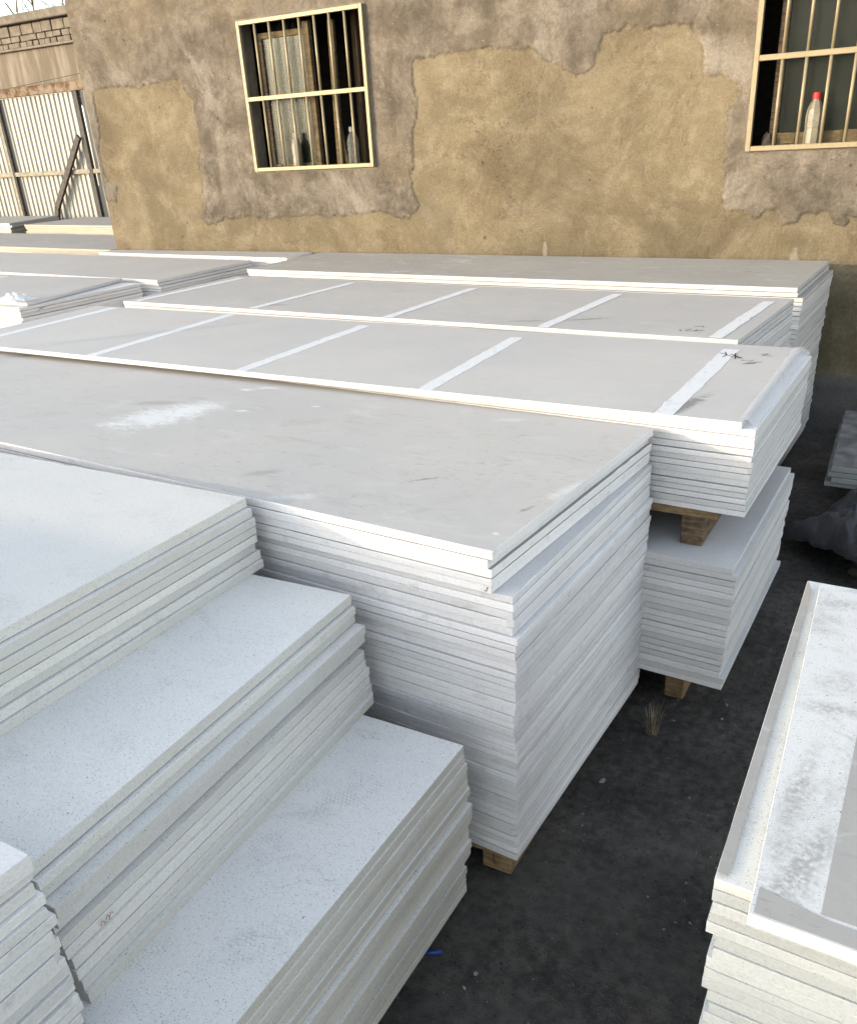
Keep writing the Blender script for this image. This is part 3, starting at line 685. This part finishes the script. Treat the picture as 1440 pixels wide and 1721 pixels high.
# ---- striped stack before the wall stack
T2Q = [(-.849, 4.462), (-.775, 5.62), (-5.26, 5.83), (-5.335, 4.64)]
G5 = 'boards of the striped stack in the third row'
o0 = T2Q[0]
T2_TOP = m_sheet('board_face_striped_worn', (0.425, 0.412, 0.400), .22, .2, darks=[(rel((-1.75, 4.78), o0), .5, .16, .02, .7), (rel((-2.05, 4.66), o0), .3, .12, .03, .4), (rel((-4.0, 4.75), o0), .4, .14, .03, .4)])
t2, z = stack(T2Q, H - 1.0, 10, .026, 'the third-row stack with striped grey top', G5, (PLAIN, EDGE2), (T2_TOP, EDGE2), [0, .004, .0, .006, .002], .004, rough=.8,
              toplabel='grey board with worn white stripes in the third row')
for a, b in (((-2.985, 4.57), (-2.93, 5.62)), ((-1.945, 4.53), (-1.87, 5.58)), ((-1.0, 4.50), (-.93, 5.50)), ((-4.10, 4.63), (-4.0, 5.68)), ((-5.25, 4.68), (-5.15, 5.74))):
    strip(t2[0], a, b, .07, .026)
F = Matrix.Translation((-1.18 - o0[0], 4.60 - o0[1], .0275))
strokes('pen_mark', [[(0, .03), (.012, .0)], [(.02, .05), (.05, .06), (.035, .0), (.075, .02)], [(.08, .01), (.085, .05), (.09, .02), (.12, .05)], [(.05, .12), (.09, .14), (.1, .11)]], .005, INK, t2[0], F)
bul = [(shift(T2Q, .003, 0, 0), z, .14)]

# ---- stack against the wall
T1Q = [(-.839, 6.169), (-.808, 7.37), (-5.59, 7.50), (-5.61, 6.37)]
G6 = 'boards of the stack against the plastered wall'
t1, z = stack(T1Q, H - 1.03, 42, .027, 'the stack against the plastered wall', G6, (SHEET_C, EDGE2), (SHEET_B, EDGE2),
              [0, .004, .040, .038, .036, .036, .034, .034, .032, .028, .03, .028, .026, .024, .022, .026, .02], .004, zbot=.10, rough=.8, step=.10,
              toplabel='dusty grey board on top of the stack against the plastered wall')
bul.append((T1Q, .10, .01))

# ---- stacks far left
LBQ = [(-6.166, 5.79), (-6.11, 7.03), (-10.90, 7.36), (-10.95, 6.12)]
lb, z = stack(LBQ, H - 1.05, 5, .026, 'the left stack at the building corner', 'boards of the left rear stack', (SHEET_C, EDGE2), None, [0, .01, .028, .03, .012], .004, rough=.8,
              toplabel='grey board topping the left stack at the building corner')
bul.append((shift(LBQ, .02, 0, 0), z, .05))
LLQ = [(-6.35, 4.56), (-6.55, 5.74), (-11.1, 5.66), (-11.0, 4.62)]
ll, z = stack(LLQ, H - 1.035, 1, .026, 'x', 'boards of the left stack with plastic film', (SHEET_C, EDGE2), None, toplabel='skewed grey board lying beside crumpled plastic film at the left')
LL2 = [(-6.37, 4.49), (-6.29, 5.70), (-11.0, 5.90), (-11.0, 4.66)]
ll2, z = stack(LL2, z, 4, .026, 'the left stack with crumpled plastic film', 'boards of the left stack with plastic film', (PLAIN, EDGE2), None, [0, .003, .005, .012], .003, first=2, rough=.8)
strokes('pen_mark', [[(0, 0), (.05, .012), (.07, .02), (.10, .016)], [(.03, .018), (.06, .0)]], .003, INK, ll2[1], Matrix.Translation((.014, .15, .003)) @ Matrix.Rotation(math.pi / 2, 4, 'Z') @ Matrix.Rotation(math.pi / 2, 4, 'X'))
strip(ll[0], (-8.3, 4.66), (-8.1, 5.66), .07, .026)
bul.append((shift(LL2, .008, 0, 0), z, .05))
# narrow pack along the wall
PKQ = [(-5.72, 7.10), (-5.72, 7.52), (-8.62, 7.52), (-8.62, 7.29)]
pk, z = stack(PKQ, H - 1.033, 2, .026, 'the narrow pack between left stack and plastered wall', 'boards squeezed along the wall', (SHEET_C, EDGE2), None, rough=.8, step=.12)
bul.append((PKQ, z, .05))
# beyond the building's corner
F1Q = [(-8.80, 7.62), (-8.85, 8.95), (-13.4, 9.35), (-13.4, 8.02)]
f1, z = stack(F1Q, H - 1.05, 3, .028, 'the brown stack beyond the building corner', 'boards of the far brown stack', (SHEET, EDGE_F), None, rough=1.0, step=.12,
              toplabel='dusty brown-grey board nearest the far gate beyond the building corner', adj='far')
bulf = [(F1Q, z, .05)]
F2Q = [(-10.2, 9.40), (-10.2, 10.6), (-13.0, 10.85), (-13.05, 9.68)]
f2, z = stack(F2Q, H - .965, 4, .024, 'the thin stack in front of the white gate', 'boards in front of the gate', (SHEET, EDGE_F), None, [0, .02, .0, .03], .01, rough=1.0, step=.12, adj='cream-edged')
bulf.append((F2Q, z, .05))
F3Q = [(-13.22, 9.55), (-13.55, 10.75), (-16.2, 10.75), (-16.1, 9.7)]
f3, z = stack(F3Q, H - .93, 4, .032, 'the dark-sided stack at the left picture edge', 'dark-sided boards by the gate', (SHEET, m_edge('board_edge_blue_grey', (.42, .43, .46), 0, .4)), None, [0, .03, -.01, .02], .02, rough=1.2, step=.12, adj='grey')
bulf.append((F3Q, z, .05))
bulk('stacked_boards', bulf, 'lower boards of the far stacks between building corner and gate', EDGE_F)
bulk('stacked_boards', bul, 'lower boards of the rear stacks hidden behind the rows in front')

# ---- stepped speckled pile, front left
A1 = [(-1.848, .725), (-1.846, 1.936), (-4.28, 1.936), (-4.28, .725)]
A2 = [(-1.385, .67), (-1.43, 1.885), (-3.87, 1.80), (-3.83, .585)]
A3 = [(-1.015, .60), (-1.008, 1.80), (-3.44, 1.80), (-3.45, .60)]
G7 = 'boards of the stepped speckled pile'
LF1_TOP = m_speck('speckled_face_top', (.56, .555, .545), .5)
a1, z = stack(A1, H - 1.02, 8, .029, 'the top step of the speckled pile', G7, (WHITE, EDGE_S), (LF1_TOP, EDGE_S), [0, .020, .026, .022, .020, .017, .024, .036], .003, zbot=H - 1.262, adj='speckled', rough=1.4, step=.045,
              toplabel='white speckled board topping the highest step of the left pile')
q2 = A2[0]
A2_TOP = m_speck('speckled_face_mid', (.655, .645, .635), .8)
a2, z = stack(A2, z, 12, .031, 'the middle step of the speckled pile', G7, (WHITE, EDGE_S), (A2_TOP, EDGE_S), [0, .013, .006, .045, .038, .012, .032, .034, .040, .044, .046, .058], .003, zbot=H - 1.64, adj='speckled', rough=1.4, step=.045,
              toplabel='white speckled board forming the middle step of the left pile')
strokes('pen_mark', [[(0, 0), (.006, .010), (.012, .004), (.008, -.004), (.016, .0)], [(.016, .004), (.022, .014), (.026, .004), (.022, -.002), (.032, .012), (.038, .006)]], .0022, INK_R, a2[7],
        Matrix.Translation((.0008, .09, .010)) @ Matrix.Rotation(math.pi / 2, 4, 'Z') @ Matrix.Rotation(math.pi / 2, 4, 'X'))
q3 = A3[0]
A3_TOP = m_speck('speckled_face_low', (.66, .65, .645), .9, prints=[(rel((-1.20, 1.46), q3), 1.0, .17, .06, .5), (rel((-1.30, 1.20), q3), .8, .15, .06, .35), (rel((-1.12, .95), q3), 1.1, .17, .06, .4), (rel((-1.35, .80), q3), .6, .15, .06, .4)])
a3, z = stack(A3, z, 20, .030, 'the bottom step of the speckled pile', G7, (WHITE, EDGE_T), (A3_TOP, EDGE_T), [0, .003, .005, .008, .006, .016, .008, .022, .020, .010, .006, .005, .014, .012, -.015, -.016, -.008, -.014, -.016, -.016], .003, zbot=.10, adj='tan-edged', rough=1.4, step=.045,
              toplabel='white speckled board with shoe prints forming the bottom step of the left pile')
pallet(-3.4, -1.06, .64, 1.76, z - .0005, .004, 'pallet in deep shade under the stepped speckled pile', 4, .022, .10)

# ---- dirty white stack at the lower left
A4 = [(-1.262, -.60), (-1.231, .606), (-3.66, .575), (-3.68, -.62)]
G8 = 'boards of the dirty white stack'
a4, z = stack(A4, H - 1.10, 1, .040, 'x', G8, (PLAIN, EDGE2), None, rough=2.5, step=.03, toplabel='thick clean white board topping the dirty stack in the lower left corner')
a4b, z = stack(A4, z, 17, .027, 'the dirty stack in the lower left corner', G8, (PLAIN, EDGE_D), None, [-.012, -.01, .004, .006, .012, .015, .012, .012, .008, .004, .012, .0], .006, first=2, adj='stained', rough=2.0, step=.03)
bulk('stacked_boards', [(shift(A4, .0, 0, 0), z, .02)], 'lower boards of the dirty stack in the lower left corner')

# ---- stack at the lower right
RT = [(2.34, 1.03), (2.30, 2.28), (-.156, 2.285), (-.098, 1.086)]
RQ = [(2.27, 1.09), (2.25, 2.36), (-.194, 2.366), (-.167, 1.165)]
G9 = 'boards of the right-hand stack'
q9 = RT[0]
R_TOP = m_speck('worn_face_right', (.60, .60, .60), .7, dirt=.7, wear=.6, darks=[(rel((-.045, 1.20), q9), 1.45, .13, .045, .95), (rel((-.02, 1.27), q9), 1.3, .10, .03, .7), (rel((-.075, 1.42), q9), 1.5, .20, .022, .7), (rel((-.05, 1.72), q9), .2, .09, .03, .8), (rel((-.06, 1.83), q9), .9, .06, .05, .6), (rel((-.10, 2.20), q9), .3, .07, .04, .7)])
R2_TOP = m_speck('clean_face_right', (.64, .645, .63), .75, dirt=.25)
EDGE_R = m_edge('board_edge_cream', (.66, .655, .62), .35, .12)
rt, z = stack(RT, H - 1.155, 1, .026, 'x', G9, (R_TOP, EDGE_R), None, toplabel='dirt-rubbed white board on top of the right-hand stack', rough=1.2, step=.045)
GREYBAND = m_sheet('grey_band', (.34, .33, .315), .25, .35)
def flat(b, name, pts, zt, mat, th=.0008):
    l = b.location; v = [(p[0] - l.x, p[1] - l.y, zt + .0001) for p in pts] + [(p[0] - l.x, p[1] - l.y, zt + th) for p in pts]; n = len(pts)
    f = [tuple(range(n, 2 * n))] + [(i, (i + 1) % n, n + (i + 1) % n, n + i) for i in range(n)]
    return obj(name, v, f, mat, b)
flat(rt[0], 'grey_facing', [(-.090, 1.092), (2.3, 1.04), (2.3, 1.10), (.02, 1.128), (-.092, 1.150)], .026, GREYBAND)
flat(rt[0], 'grey_facing', [(.005, 1.135), (2.29, 1.105), (2.27, 2.20), (.01, 2.20), (.004, 1.75)], .026, GREYBAND)
r2, z = stack(RQ, z, 17, .0285, 'the right-hand stack', G9, (R2_TOP, EDGE_R), None, [0, .001, .002, -.002, -.004, .014, .012, .004, .002, .000, .012, .014, .008, .006, .004, .002, .0], .002, first=2, adj='cream', yawj=.0002, rough=1.2, step=.045)
flat(r2[0], 'grey_facing', [(-.1655, 1.178), (-.147, 1.174), (-.174, 2.30), (-.1915, 2.355)], .0285, GREYBAND)
bulk('stacked_boards', [(RQ, z, .02)], 'lower boards of the right-hand stack')


# ------------------------------------------------------------------ things on the yard, right
SLQ = [(2.0, 5.38), (2.0, 6.60), (-.475, 6.62), (-.415, 5.42)]
sl_, z = stack(SLQ, H - 1.93, 4, .032, 'the weathered low stack at the right edge', 'weathered boards at the right edge', (FACE_DK, EDGE_DK), None, [0, -.012, .01, -.025], .01, adj='weathered', rough=3.0, step=.05,
               toplabel='weathered dark grey board on the low stack at the right edge')
pallet(-.36, 1.95, 5.46, 6.55, z - .0005, .004, 'low pallet under the weathered boards at the right edge', 3, .022, .10, dirt=True)

def plastic_mound():
    r = random.Random(21); folds = []
    for k in range(16):
        an = r.uniform(0, math.pi); fq = r.uniform(2.2, 14.0); folds.append((math.cos(an) * fq, math.sin(an) * fq, r.uniform(0, 9), .16 / fq * r.uniform(.5, 1.5)))
    nx, ny = 130, 90; v = []; f = []
    def tri(q): q = q % 1.0; return abs(2 * q - 1)
    for j in range(ny + 1):
        for i in range(nx + 1):
            u = i / nx; t = j / ny
            fy = 5.08 - .50 * min(1, u / .36) - .10 * u                    # front hem runs to the right and nearer
            by = 5.12 + .60 * min(1, u / .22)
            x = -.61 + 1.6 * u; y = fy + (by - fy) * t
            wx = x + .05 * float(fbm(np.array([x * 3]), np.array([y * 3]), 2, 86)[0]); wy = y + .05 * float(fbm(np.array([x * 3]), np.array([y * 3]), 2, 87)[0])
            e = min(1, u / .26) ** .6 * min(1, t / .16) ** .8 * min(1, (1 - t) / .5)
            h = .10 * min(1, u / .2) * (1 - t) + .03 + .20 * e
            for cx, cy, ph, am in folds: h += am * (tri(cx * wx + cy * wy + ph) - .4) * (.35 + .65 * e)
            h += .010 * float(fbm(np.array([x * 30]), np.array([y * 30]), 2, 83)[0])
            v.append((x, y, max(.012, h)))
    for j in range(ny):
        for i in range(nx): a = j * (nx + 1) + i; f.append((a, a + 1, a + nx + 2, a + nx + 1))
    s = NM('dark_plastic_sheet'); b = s.noise(5, 5, .6)
    s.color(s.mix(s.ramp(b, .35, .7), (.018, .0185, .022), (.042, .042, .048))); s.rough(s.ramp(b, .3, .7, .30, .5)); s.b.inputs['Specular IOR Level'].default_value = .55
    o = obj('plastic_sheet', v, f, s.m); tag(o, 'crumpled dark grey plastic sheet draped over a heap on the ground', 'plastic sheet')
    hm = MB()
    hm.box(-.20, .9, 4.80, 5.40, .004, .06, .02)
    tag(hm.build('covered_heap', IRON), 'dark heap hidden under the crumpled plastic sheet', 'heap')
plastic_mound()

CHIP = m_plain('plaster_chip', (.24, .23, .22), .9, 0, .2, 60)
def chip(x, y, L, W, a, label):
    z = gz(x, y); r = random.Random(int(x * 1000)); n = 7; top = []; bot = []
    for k in range(n):
        t = 2 * math.pi * k / n; q = r.uniform(.75, 1.1); px = L * .5 * q * math.cos(t); py = W * .5 * q * math.sin(t)
        X = px * math.cos(a) - py * math.sin(a); Y = px * math.sin(a) + py * math.cos(a)
        bot.append((X, Y, -.001)); top.append((X * .85, Y * .85, .006 + r.uniform(0, .004)))
    f = [tuple(range(n, 2 * n)), tuple(range(n - 1, -1, -1))] + [(i, (i + 1) % n, n + (i + 1) % n, n + i) for i in range(n)]
    tag(obj('plaster_chip', bot + top, f, CHIP, None, (x, y, z)), label, 'chip', 'plaster chips on the ground')
chip(-.522, 3.345, 0.024, 0.009, -.9, 'largest white plaster chip on the ground, near the low stack\'s corner')
chip(-.517, 3.235, 0.014, 0.009, .4, 'small white chip just in front of the largest plaster chip')
chip(-.895, 1.605, 0.018, 0.010, .8, 'pale chip on the black ground below the pallet of the middle stack')
chip(-.905, 1.545, 0.016, 0.008, -.3, 'pale chip on the ground nearest the blue tube')
chip(-.845, 2.63, 0.040, 0.019, 1.1, 'grey rubble piece against the foot of the tall stack')

BLUE = m_plain('blue_plastic', (.03, .06, .24), .4, 0, .2, 40)
t = empty('pocket_lighter', (-1.055, 1.60, gz(-1.055, 1.60) + .008)); t.rotation_euler = (0, 0, math.radians(28))
tag(t, 'small blue tube with metal end lying on the black ground', 'lighter')
MB().tube([(-.020, 0, 0), (.038, 0, 0)], .0075, 10).build('body', BLUE, t, smooth=True)
MB().tube([(-.033, 0, 0), (-.0205, 0, 0)], [.0060, .0068], 10).build('metal_cap', STEEL, t, smooth=True)

def grass():
    m = MB(); r = random.Random(3)
    for k in range(55):
        a = r.uniform(0, 6.283); q = .03 * r.random() ** .5; h = r.uniform(.04, .13); lean = r.uniform(.05, .75) * h
        x, y = q * math.cos(a), q * math.sin(a); d = a + r.uniform(-.6, .6); w_ = r.uniform(.001, .0022)
        pts = [(x, y, -.005), (x + lean * .3 * math.cos(d), y + lean * .3 * math.sin(d), h * .6), (x + lean * math.cos(d), y + lean * math.sin(d), h)]
        px, py = -math.sin(d) * w_, math.cos(d) * w_
        v = [(p[0] + s_ * px * e, p[1] + s_ * py * e, p[2]) for p, e in zip(pts, (1, .8, .15)) for s_ in (-1, 1)]
        m.add(v, [(0, 1, 3, 2), (2, 3, 5, 4)])
    o = m.build('grass_tuft', m_plain('dry_grass', (.25, .21, .145), .9, 0, .5, 50), None, (-.762, 3.02, gz(-.762, 3.02)))
    tag(o, 'dry pale grass tuft sprouting from the black ground', 'grass tuft')
grass()

# ------------------------------------------------------------------ bottles on the window sills
def m_bottle(name, c, alpha):
    s = NM(name); s.color(s.mix(s.ramp(s.noise(9, 4, .6), .3, .7), c, tuple(q * .7 for q in c))); s.rough(.35); s.b.inputs['Alpha'].default_value = alpha; return s.m
def bottle(x, y, z, r, h, body, capm, labm, label, sq=False):
    t = empty('bottle', (x, y, z)); tag(t, label, 'bottle', 'bottles on the window sills')
    prof = [(r * .90, .0), (r, .012 * h / .3), (r, h * .30), (r * .955, h * .335), (r * .955, h * .36), (r, h * .39), (r, h * .62), (r * .93, h * .70), (r * .66, h * .81), (r * .46, h * .86), (r * .44, h * .885)]
    MB().lathe(prof, 8 if sq else 20).build('body', body, t, smooth=not sq)
    MB().lathe([(r * .52, h * .88), (r * .52, h * .985), (r * .46, h)], 16).build('cap', capm, t, smooth=False)
    if labm: MB().lathe([(r * 1.012, h * .405), (r * 1.012, h * .625)], 8 if sq else 20).build('paper_label', labm, t, smooth=not sq)
RED = m_plain('red_cap', (.45, .035, .03), .45, 0, .15); CREAM = m_plain('bottle_label', (.27, .25, .20), .8, 0, .3, 60); OFFW = m_plain('white_plastic', (.22, .215, .19), .6, 0, .2, 40)
bottle(-1.083, 7.648, 2.081, .058, .365, m_bottle('cloudy_bottle', (.30, .27, .20), .85), RED, CREAM, 'cloudy bottle with red cap behind the bars of the right window', True)
bottle(-5.865, 7.65, 2.087, .046, .325, m_bottle('white_bottle', (.24, .23, .19), 1.0), OFFW, None, 'slim white ribbed bottle on the left window sill')
bottle(-5.19, 7.655, 2.087, .058, .345, m_bottle('grey_bottle', (.14, .145, .13), .7), OFFW, None, 'clear grey bottle by the right bars of the left window', True)
RAG = m_plain('dark_rag', (.06, .05, .04), .9, 0, .4, 30)
def rag(x, y, z, L, W, hgt, label, seed):
    n, k = 14, 7; v = []; f = []
    for j in range(k + 1):
        for i in range(n):
            t = 2 * math.pi * i / n; q = math.cos(j / k * math.pi / 2); nn = .7 + .6 * float(vnoise(np.array([math.cos(t) * 1.7 + seed]), np.array([math.sin(t) * 1.7 + j * .6]), 5)[0])
            v.append((math.cos(t) * L / 2 * q * nn, math.sin(t) * W / 2 * q * nn, hgt * math.sin(j / k * math.pi / 2) * (.6 + .5 * nn)))
    for j in range(k):
        for i in range(n): f.append((j * n + i, j * n + (i + 1) % n, (j + 1) * n + (i + 1) % n, (j + 1) * n + i))
    tag(obj('rag', v, f, RAG, None, (x, y, z)), label, 'rag', 'rags on the window sills')
rag(-1.40, 7.655, 2.081, .10, .07, .10, 'dark crumpled rag in the lower left corner of the right window', 1)
rag(-1.25, 7.65, 2.081, .13, .05, .035, 'low dark scraps between rag and bottle on the right sill', 4)
rag(-6.05, 7.648, 2.087, .10, .06, .04, 'small dark scraps at the left end of the left sill', 9)

# ------------------------------------------------------------------ plastic film on the stacks
def m_film():
    s = NM('clear_plastic_film'); s.color((.80, .82, .85)); s.rough(.18); s.b.inputs['Specular IOR Level'].default_value = .6
    s.b.inputs['Alpha'].default_value = .38; return s.m
FILM = m_film()
def film_strip():
    v = []; f = []; n = 60; prof = 7
    for i in range(n + 1):
        y = 3.19 + 1.19 * i / n; g = i / n
        for k in range(prof):
            u = k / (prof - 1)
            hang = .02 + .055 * g
            wv = .004 * math.sin(y * 23 + k) + .003 * math.sin(y * 51 + 2 * k)
            if u < .35: x = -.575 + .03 * u / .35; z = H - .9985
            else: q = (u - .35) / .65; x = -.544 + .035 * q + .006 * math.sin(y * 9) * q; z = H - 1.0 - (.012 + .012 * q) * min(1, q * 2) + wv * (1 - q) * .5 + .012 * g * math.sin(q * 3.1)
            v.append((x, y, z + .0012))
    for i in range(n):
        for k in range(prof - 1): a = i * prof + k; f.append((a, a + 1, a + prof + 1, a + prof))
    tag(obj('plastic_film', v, f, FILM, None, smooth=True), 'clear plastic film hanging over the right end of the striped raised stack', 'plastic film')
film_strip()
def film_crumple():
    n = 26; v = []; f = []
    for j in range(n + 1):
        for i in range(n + 1):
            u = i / n - .5; t = j / n - .5; A = np.array([u * 9]); B = np.array([t * 9])
            r_ = max(0, 1 - (abs(u) * 2) ** 2) * max(0, 1 - (abs(t) * 2) ** 2)
            v.append((u * .34 + .03 * float(fbm(A, B, 2, 91)[0]), t * .26 + .03 * float(fbm(A, B, 2, 92)[0]), .003 + r_ * (.02 + .13 * abs(float(fbm(A, B, 3, 93)[0])))))
    for j in range(n):
        for i in range(n): a = j * (n + 1) + i; f.append((a, a + 1, a + n + 2, a + n + 1))
    s = NM('white_film'); s.color((.78, .80, .82)); s.rough(.22); s.b.inputs['Alpha'].default_value = .62; s.b.inputs['Specular IOR Level'].default_value = .6
    tag(obj('plastic_film', v, f, s.m, None, (-6.56, 4.62, H - 1.033)), 'crumpled white plastic film on the corner of the left stack', 'plastic film')
film_crumple()

# ------------------------------------------------------------------ gate and yard wall beyond
GY = 11.0
BRICK = m_plain('grey_block', (.17, .148, .12), .92, 0, .35, 9, .5); MORTAR = m_plain('mortar', (.08, .07, .055), .95, 0, .3, 20, .4)
yw = empty('yard_wall', (-14, GY, 0)); tag(yw, 'masonry yard wall with brick courses and coping above the white gate', 'wall')
MB().box(-8, 5.3, .06, .30, 3.40, 4.25).build('masonry_core', MORTAR, yw)
s = NM('stained_lintel'); rn = s.noise(1, 5, .65, s.mapping(s.co, scale=(4, 1, .6)))
s.color(s.mix(s.ramp(rn, .42, .66), (.11, .09, .066), (.20, .175, .14))); s.bump(s.noise(14, 5, .6), .4, .01)
MB().box(-8, 5.3, .0, .06, 3.392, 3.893, .004).build('lintel_panel', s.m, yw)
MB().box(-8, 5.3, -.07, .06, 3.895, 3.93, .006).build('ledge', BRICK, yw)
MB().box(-8, 5.3, -.10, .34, 4.262, 4.385, .012).build('coping', CEMENT, yw)
MB().box(1.6, 5.3, .03, .3, -.1, 3.39).build('pier', CEMENT, yw)
r = random.Random(11)
for z0, z1, L in ((4.105, 4.252, .25), (4.018, 4.10, .20), (3.935, 4.012, .15)):
    x = -.75 + r.uniform(-.1, 0)
    while x < 1.75:
        l = L * r.uniform(.85, 1.2); dy = r.uniform(-.012, .01)
        MB().box(x, x + l - .012, .01 + dy, .06, z0 + r.uniform(0, .006), z1 - r.uniform(0, .006), .008).build('brick', BRICK, yw); x += l
RUST = NM('rusty_steel'); RUST.color(RUST.mix(RUST.ramp(RUST.noise(6, 6, .7), .40, .62), (.09, .042, .022), (.20, .165, .12))); RUST.rough(.9)
MB().box(-8, 1.60, -.05, .05, 3.255, 3.388, .006).build('rusty_beam', RUST.m, yw)
gt = empty('sheet_metal_gate', (-14, GY + .02, 0)); tag(gt, 'white ribbed sheet-metal gate with dark diagonal brace beyond the building corner', 'gate')
def corr(x0, x1, z0, z1, name):
    p = .115; pr = []; x = x0
    while x < x1:
        for a, b in ((0, .0), (.018, -.022), (.038, -.022), (.056, .0)):
            if x + a <= x1: pr.append((x + a, b))
        x += p
    v = []; f = []
    for a, b in pr: v += [(a, b, z0), (a, b, z1)]
    for i in range(len(pr) - 1): f.append((2 * i, 2 * i + 2, 2 * i + 3, 2 * i + 1))
    s = NM('white_sheet_metal'); k = s.noise(1, 5, .6, s.mapping(s.co, scale=(6, 6, .8)))
    c = s.mix(s.ramp(k, .45, .75), (.34, .33, .30), (.24, .23, .205)); s.rough(.5)
    return obj(name, v, f, s.color(c), gt)
corr(-5.5, -.73, .06, 3.25, 'corrugated_sheet'); corr(-.71, 1.29, .06, 3.25, 'corrugated_sheet'); corr(1.35, 1.58, .06, 3.25, 'corrugated_sheet')
PALEI = m_plain('pale_iron', (.24, .22, .175), .7, 0, .4, 15, .2)
for x in (-.75, 1.28): MB().box(x, x + .07, -.085, -.025, .03, 3.25, .004).build('post', IRON if x > 0 else PALEI, gt)
MB().box(-.68, -.645, -.075, -.025, .03, 3.25, .003).build('post', IRON, gt)
for x0, x1 in ((-5.5, -.755), (-.64, 1.275), (1.352, 1.58)): MB().box(x0, x1, -.08, -.026, 2.045, 2.115, .004).build('rail', PALEI, gt)
def bar(name, a, b, wd, mat, par, y0=-.14, y1=-.09):
    a, b = Vector((a[0], 0, a[1])), Vector((b[0], 0, b[1])); d = (b - a); L = d.length; ang = math.atan2(d.x, d.z)
    M = Matrix.Translation(a) @ Matrix.Rotation(ang, 4, 'Y'); MB().box(-wd / 2, wd / 2, y0, y1, 0, L, .004, M).build(name, mat, par)
bar('brace', (-13.68 + 14, 1.54), (-12.77 + 14, 2.60), .10, IRON, gt)
bar('brace_foot', (-13.84 + 14, 1.05), (-13.69 + 14, 1.535), .10, IRON, gt)
cb = MB().tube([(-16.3, 10.8, 3.28), (-14.3, 10.8, 3.36), (-12.35, 10.8, 3.46), (-10.4, 10.8, 3.60), (-8.75, 10.8, 3.76)], .005, 6).build('cable', IRON); tag(cb, 'thin dark cable strung across in front of the gate', 'cable')

# ------------------------------------------------------------------ bare tree beyond the yard wall
def tree(x, y, label, seed, hgt):
    r = random.Random(seed); t = empty('bare_tree', (x, y, 0)); tag(t, label, 'tree', 'bare trees beyond the yard wall')
    MB().tube([(0, 0, -.1), (.05, 0, 1.2), (.0, .05, 2.4), (.05, 0, 3.6)], [.16, .13, .11, .085], 9).build('trunk', BARK, t, smooth=True)
    m = MB(); cnt = [0]
    def grow(p, d, L, rad, lev):
        n = 3; pts = [p]; q = p
        for k in range(n):
            d = (d + Vector((r.uniform(-.22, .22), r.uniform(-.22, .22), r.uniform(-.05, .18)))).normalized(); q = q + d * L / n; pts.append(q)
        m.tube(pts, [rad * (1 - .16 * k) for k in range(n + 1)], 5 if lev < 2 else 3, False); cnt[0] += 1
        if lev >= 5: return
        for _ in range(r.choice((2, 3, 3)) if lev < 4 else 3):
            a = r.randint(1, n); dd = (d + Vector((r.uniform(-.9, .9), r.uniform(-.9, .9), r.uniform(-.1, .7)))).normalized()
            grow(pts[a], dd, L * r.uniform(.55, .8), max(.0035, rad * .55), lev + 1)
    for k in range(6):
        a = k * 1.05 + r.uniform(-.3, .3); grow(Vector((.04, 0, 2.5 + .2 * k)), Vector((math.cos(a) * .8, math.sin(a) * .8, .9)).normalized(), hgt, .055, 1)
    m.build('crown', TWIG, t)
BARK = m_plain('bark', (.10, .085, .065), .95, 0, .4, 20, .5); TWIG = m_plain('twigs', (.13, .115, .075), .95, 0, .3, 20)
tree(-16.6, 14.6, 'bare twiggy tree at the very left corner above the yard wall', 4, 1.35)
tree(-14.9, 15.2, 'bare twiggy tree right of the corner tree above the yard wall', 8, 1.30)

# ------------------------------------------------------------------ shed and post outside the picture, whose shadows fall into it
sh = empty('storage_shed', (-6.5, -3, 0)); tag(sh, 'low cement shed standing behind and left of the viewer', 'shed')
MB().box(-3.0, 3.10, -2.5, 1.93, -.05, 1.85, .01).build('wall', CEMENT, sh)
MB().box(-3.1, 3.17, -2.6, 2.0, 1.853, 1.96, .01).build('roof', CEMENT, sh)
MB().box(3.103, 3.14, -.9, .0, 0, 1.75, .006).build('door', WOOD_D, sh)
ps = MB().tube([(-8.75, -.80, -.05), (-8.75, -.80, 2.6)], .035, 10).build('post', IRON, smooth=True); tag(ps, 'thin dark post beside the shed behind the viewer', 'post')
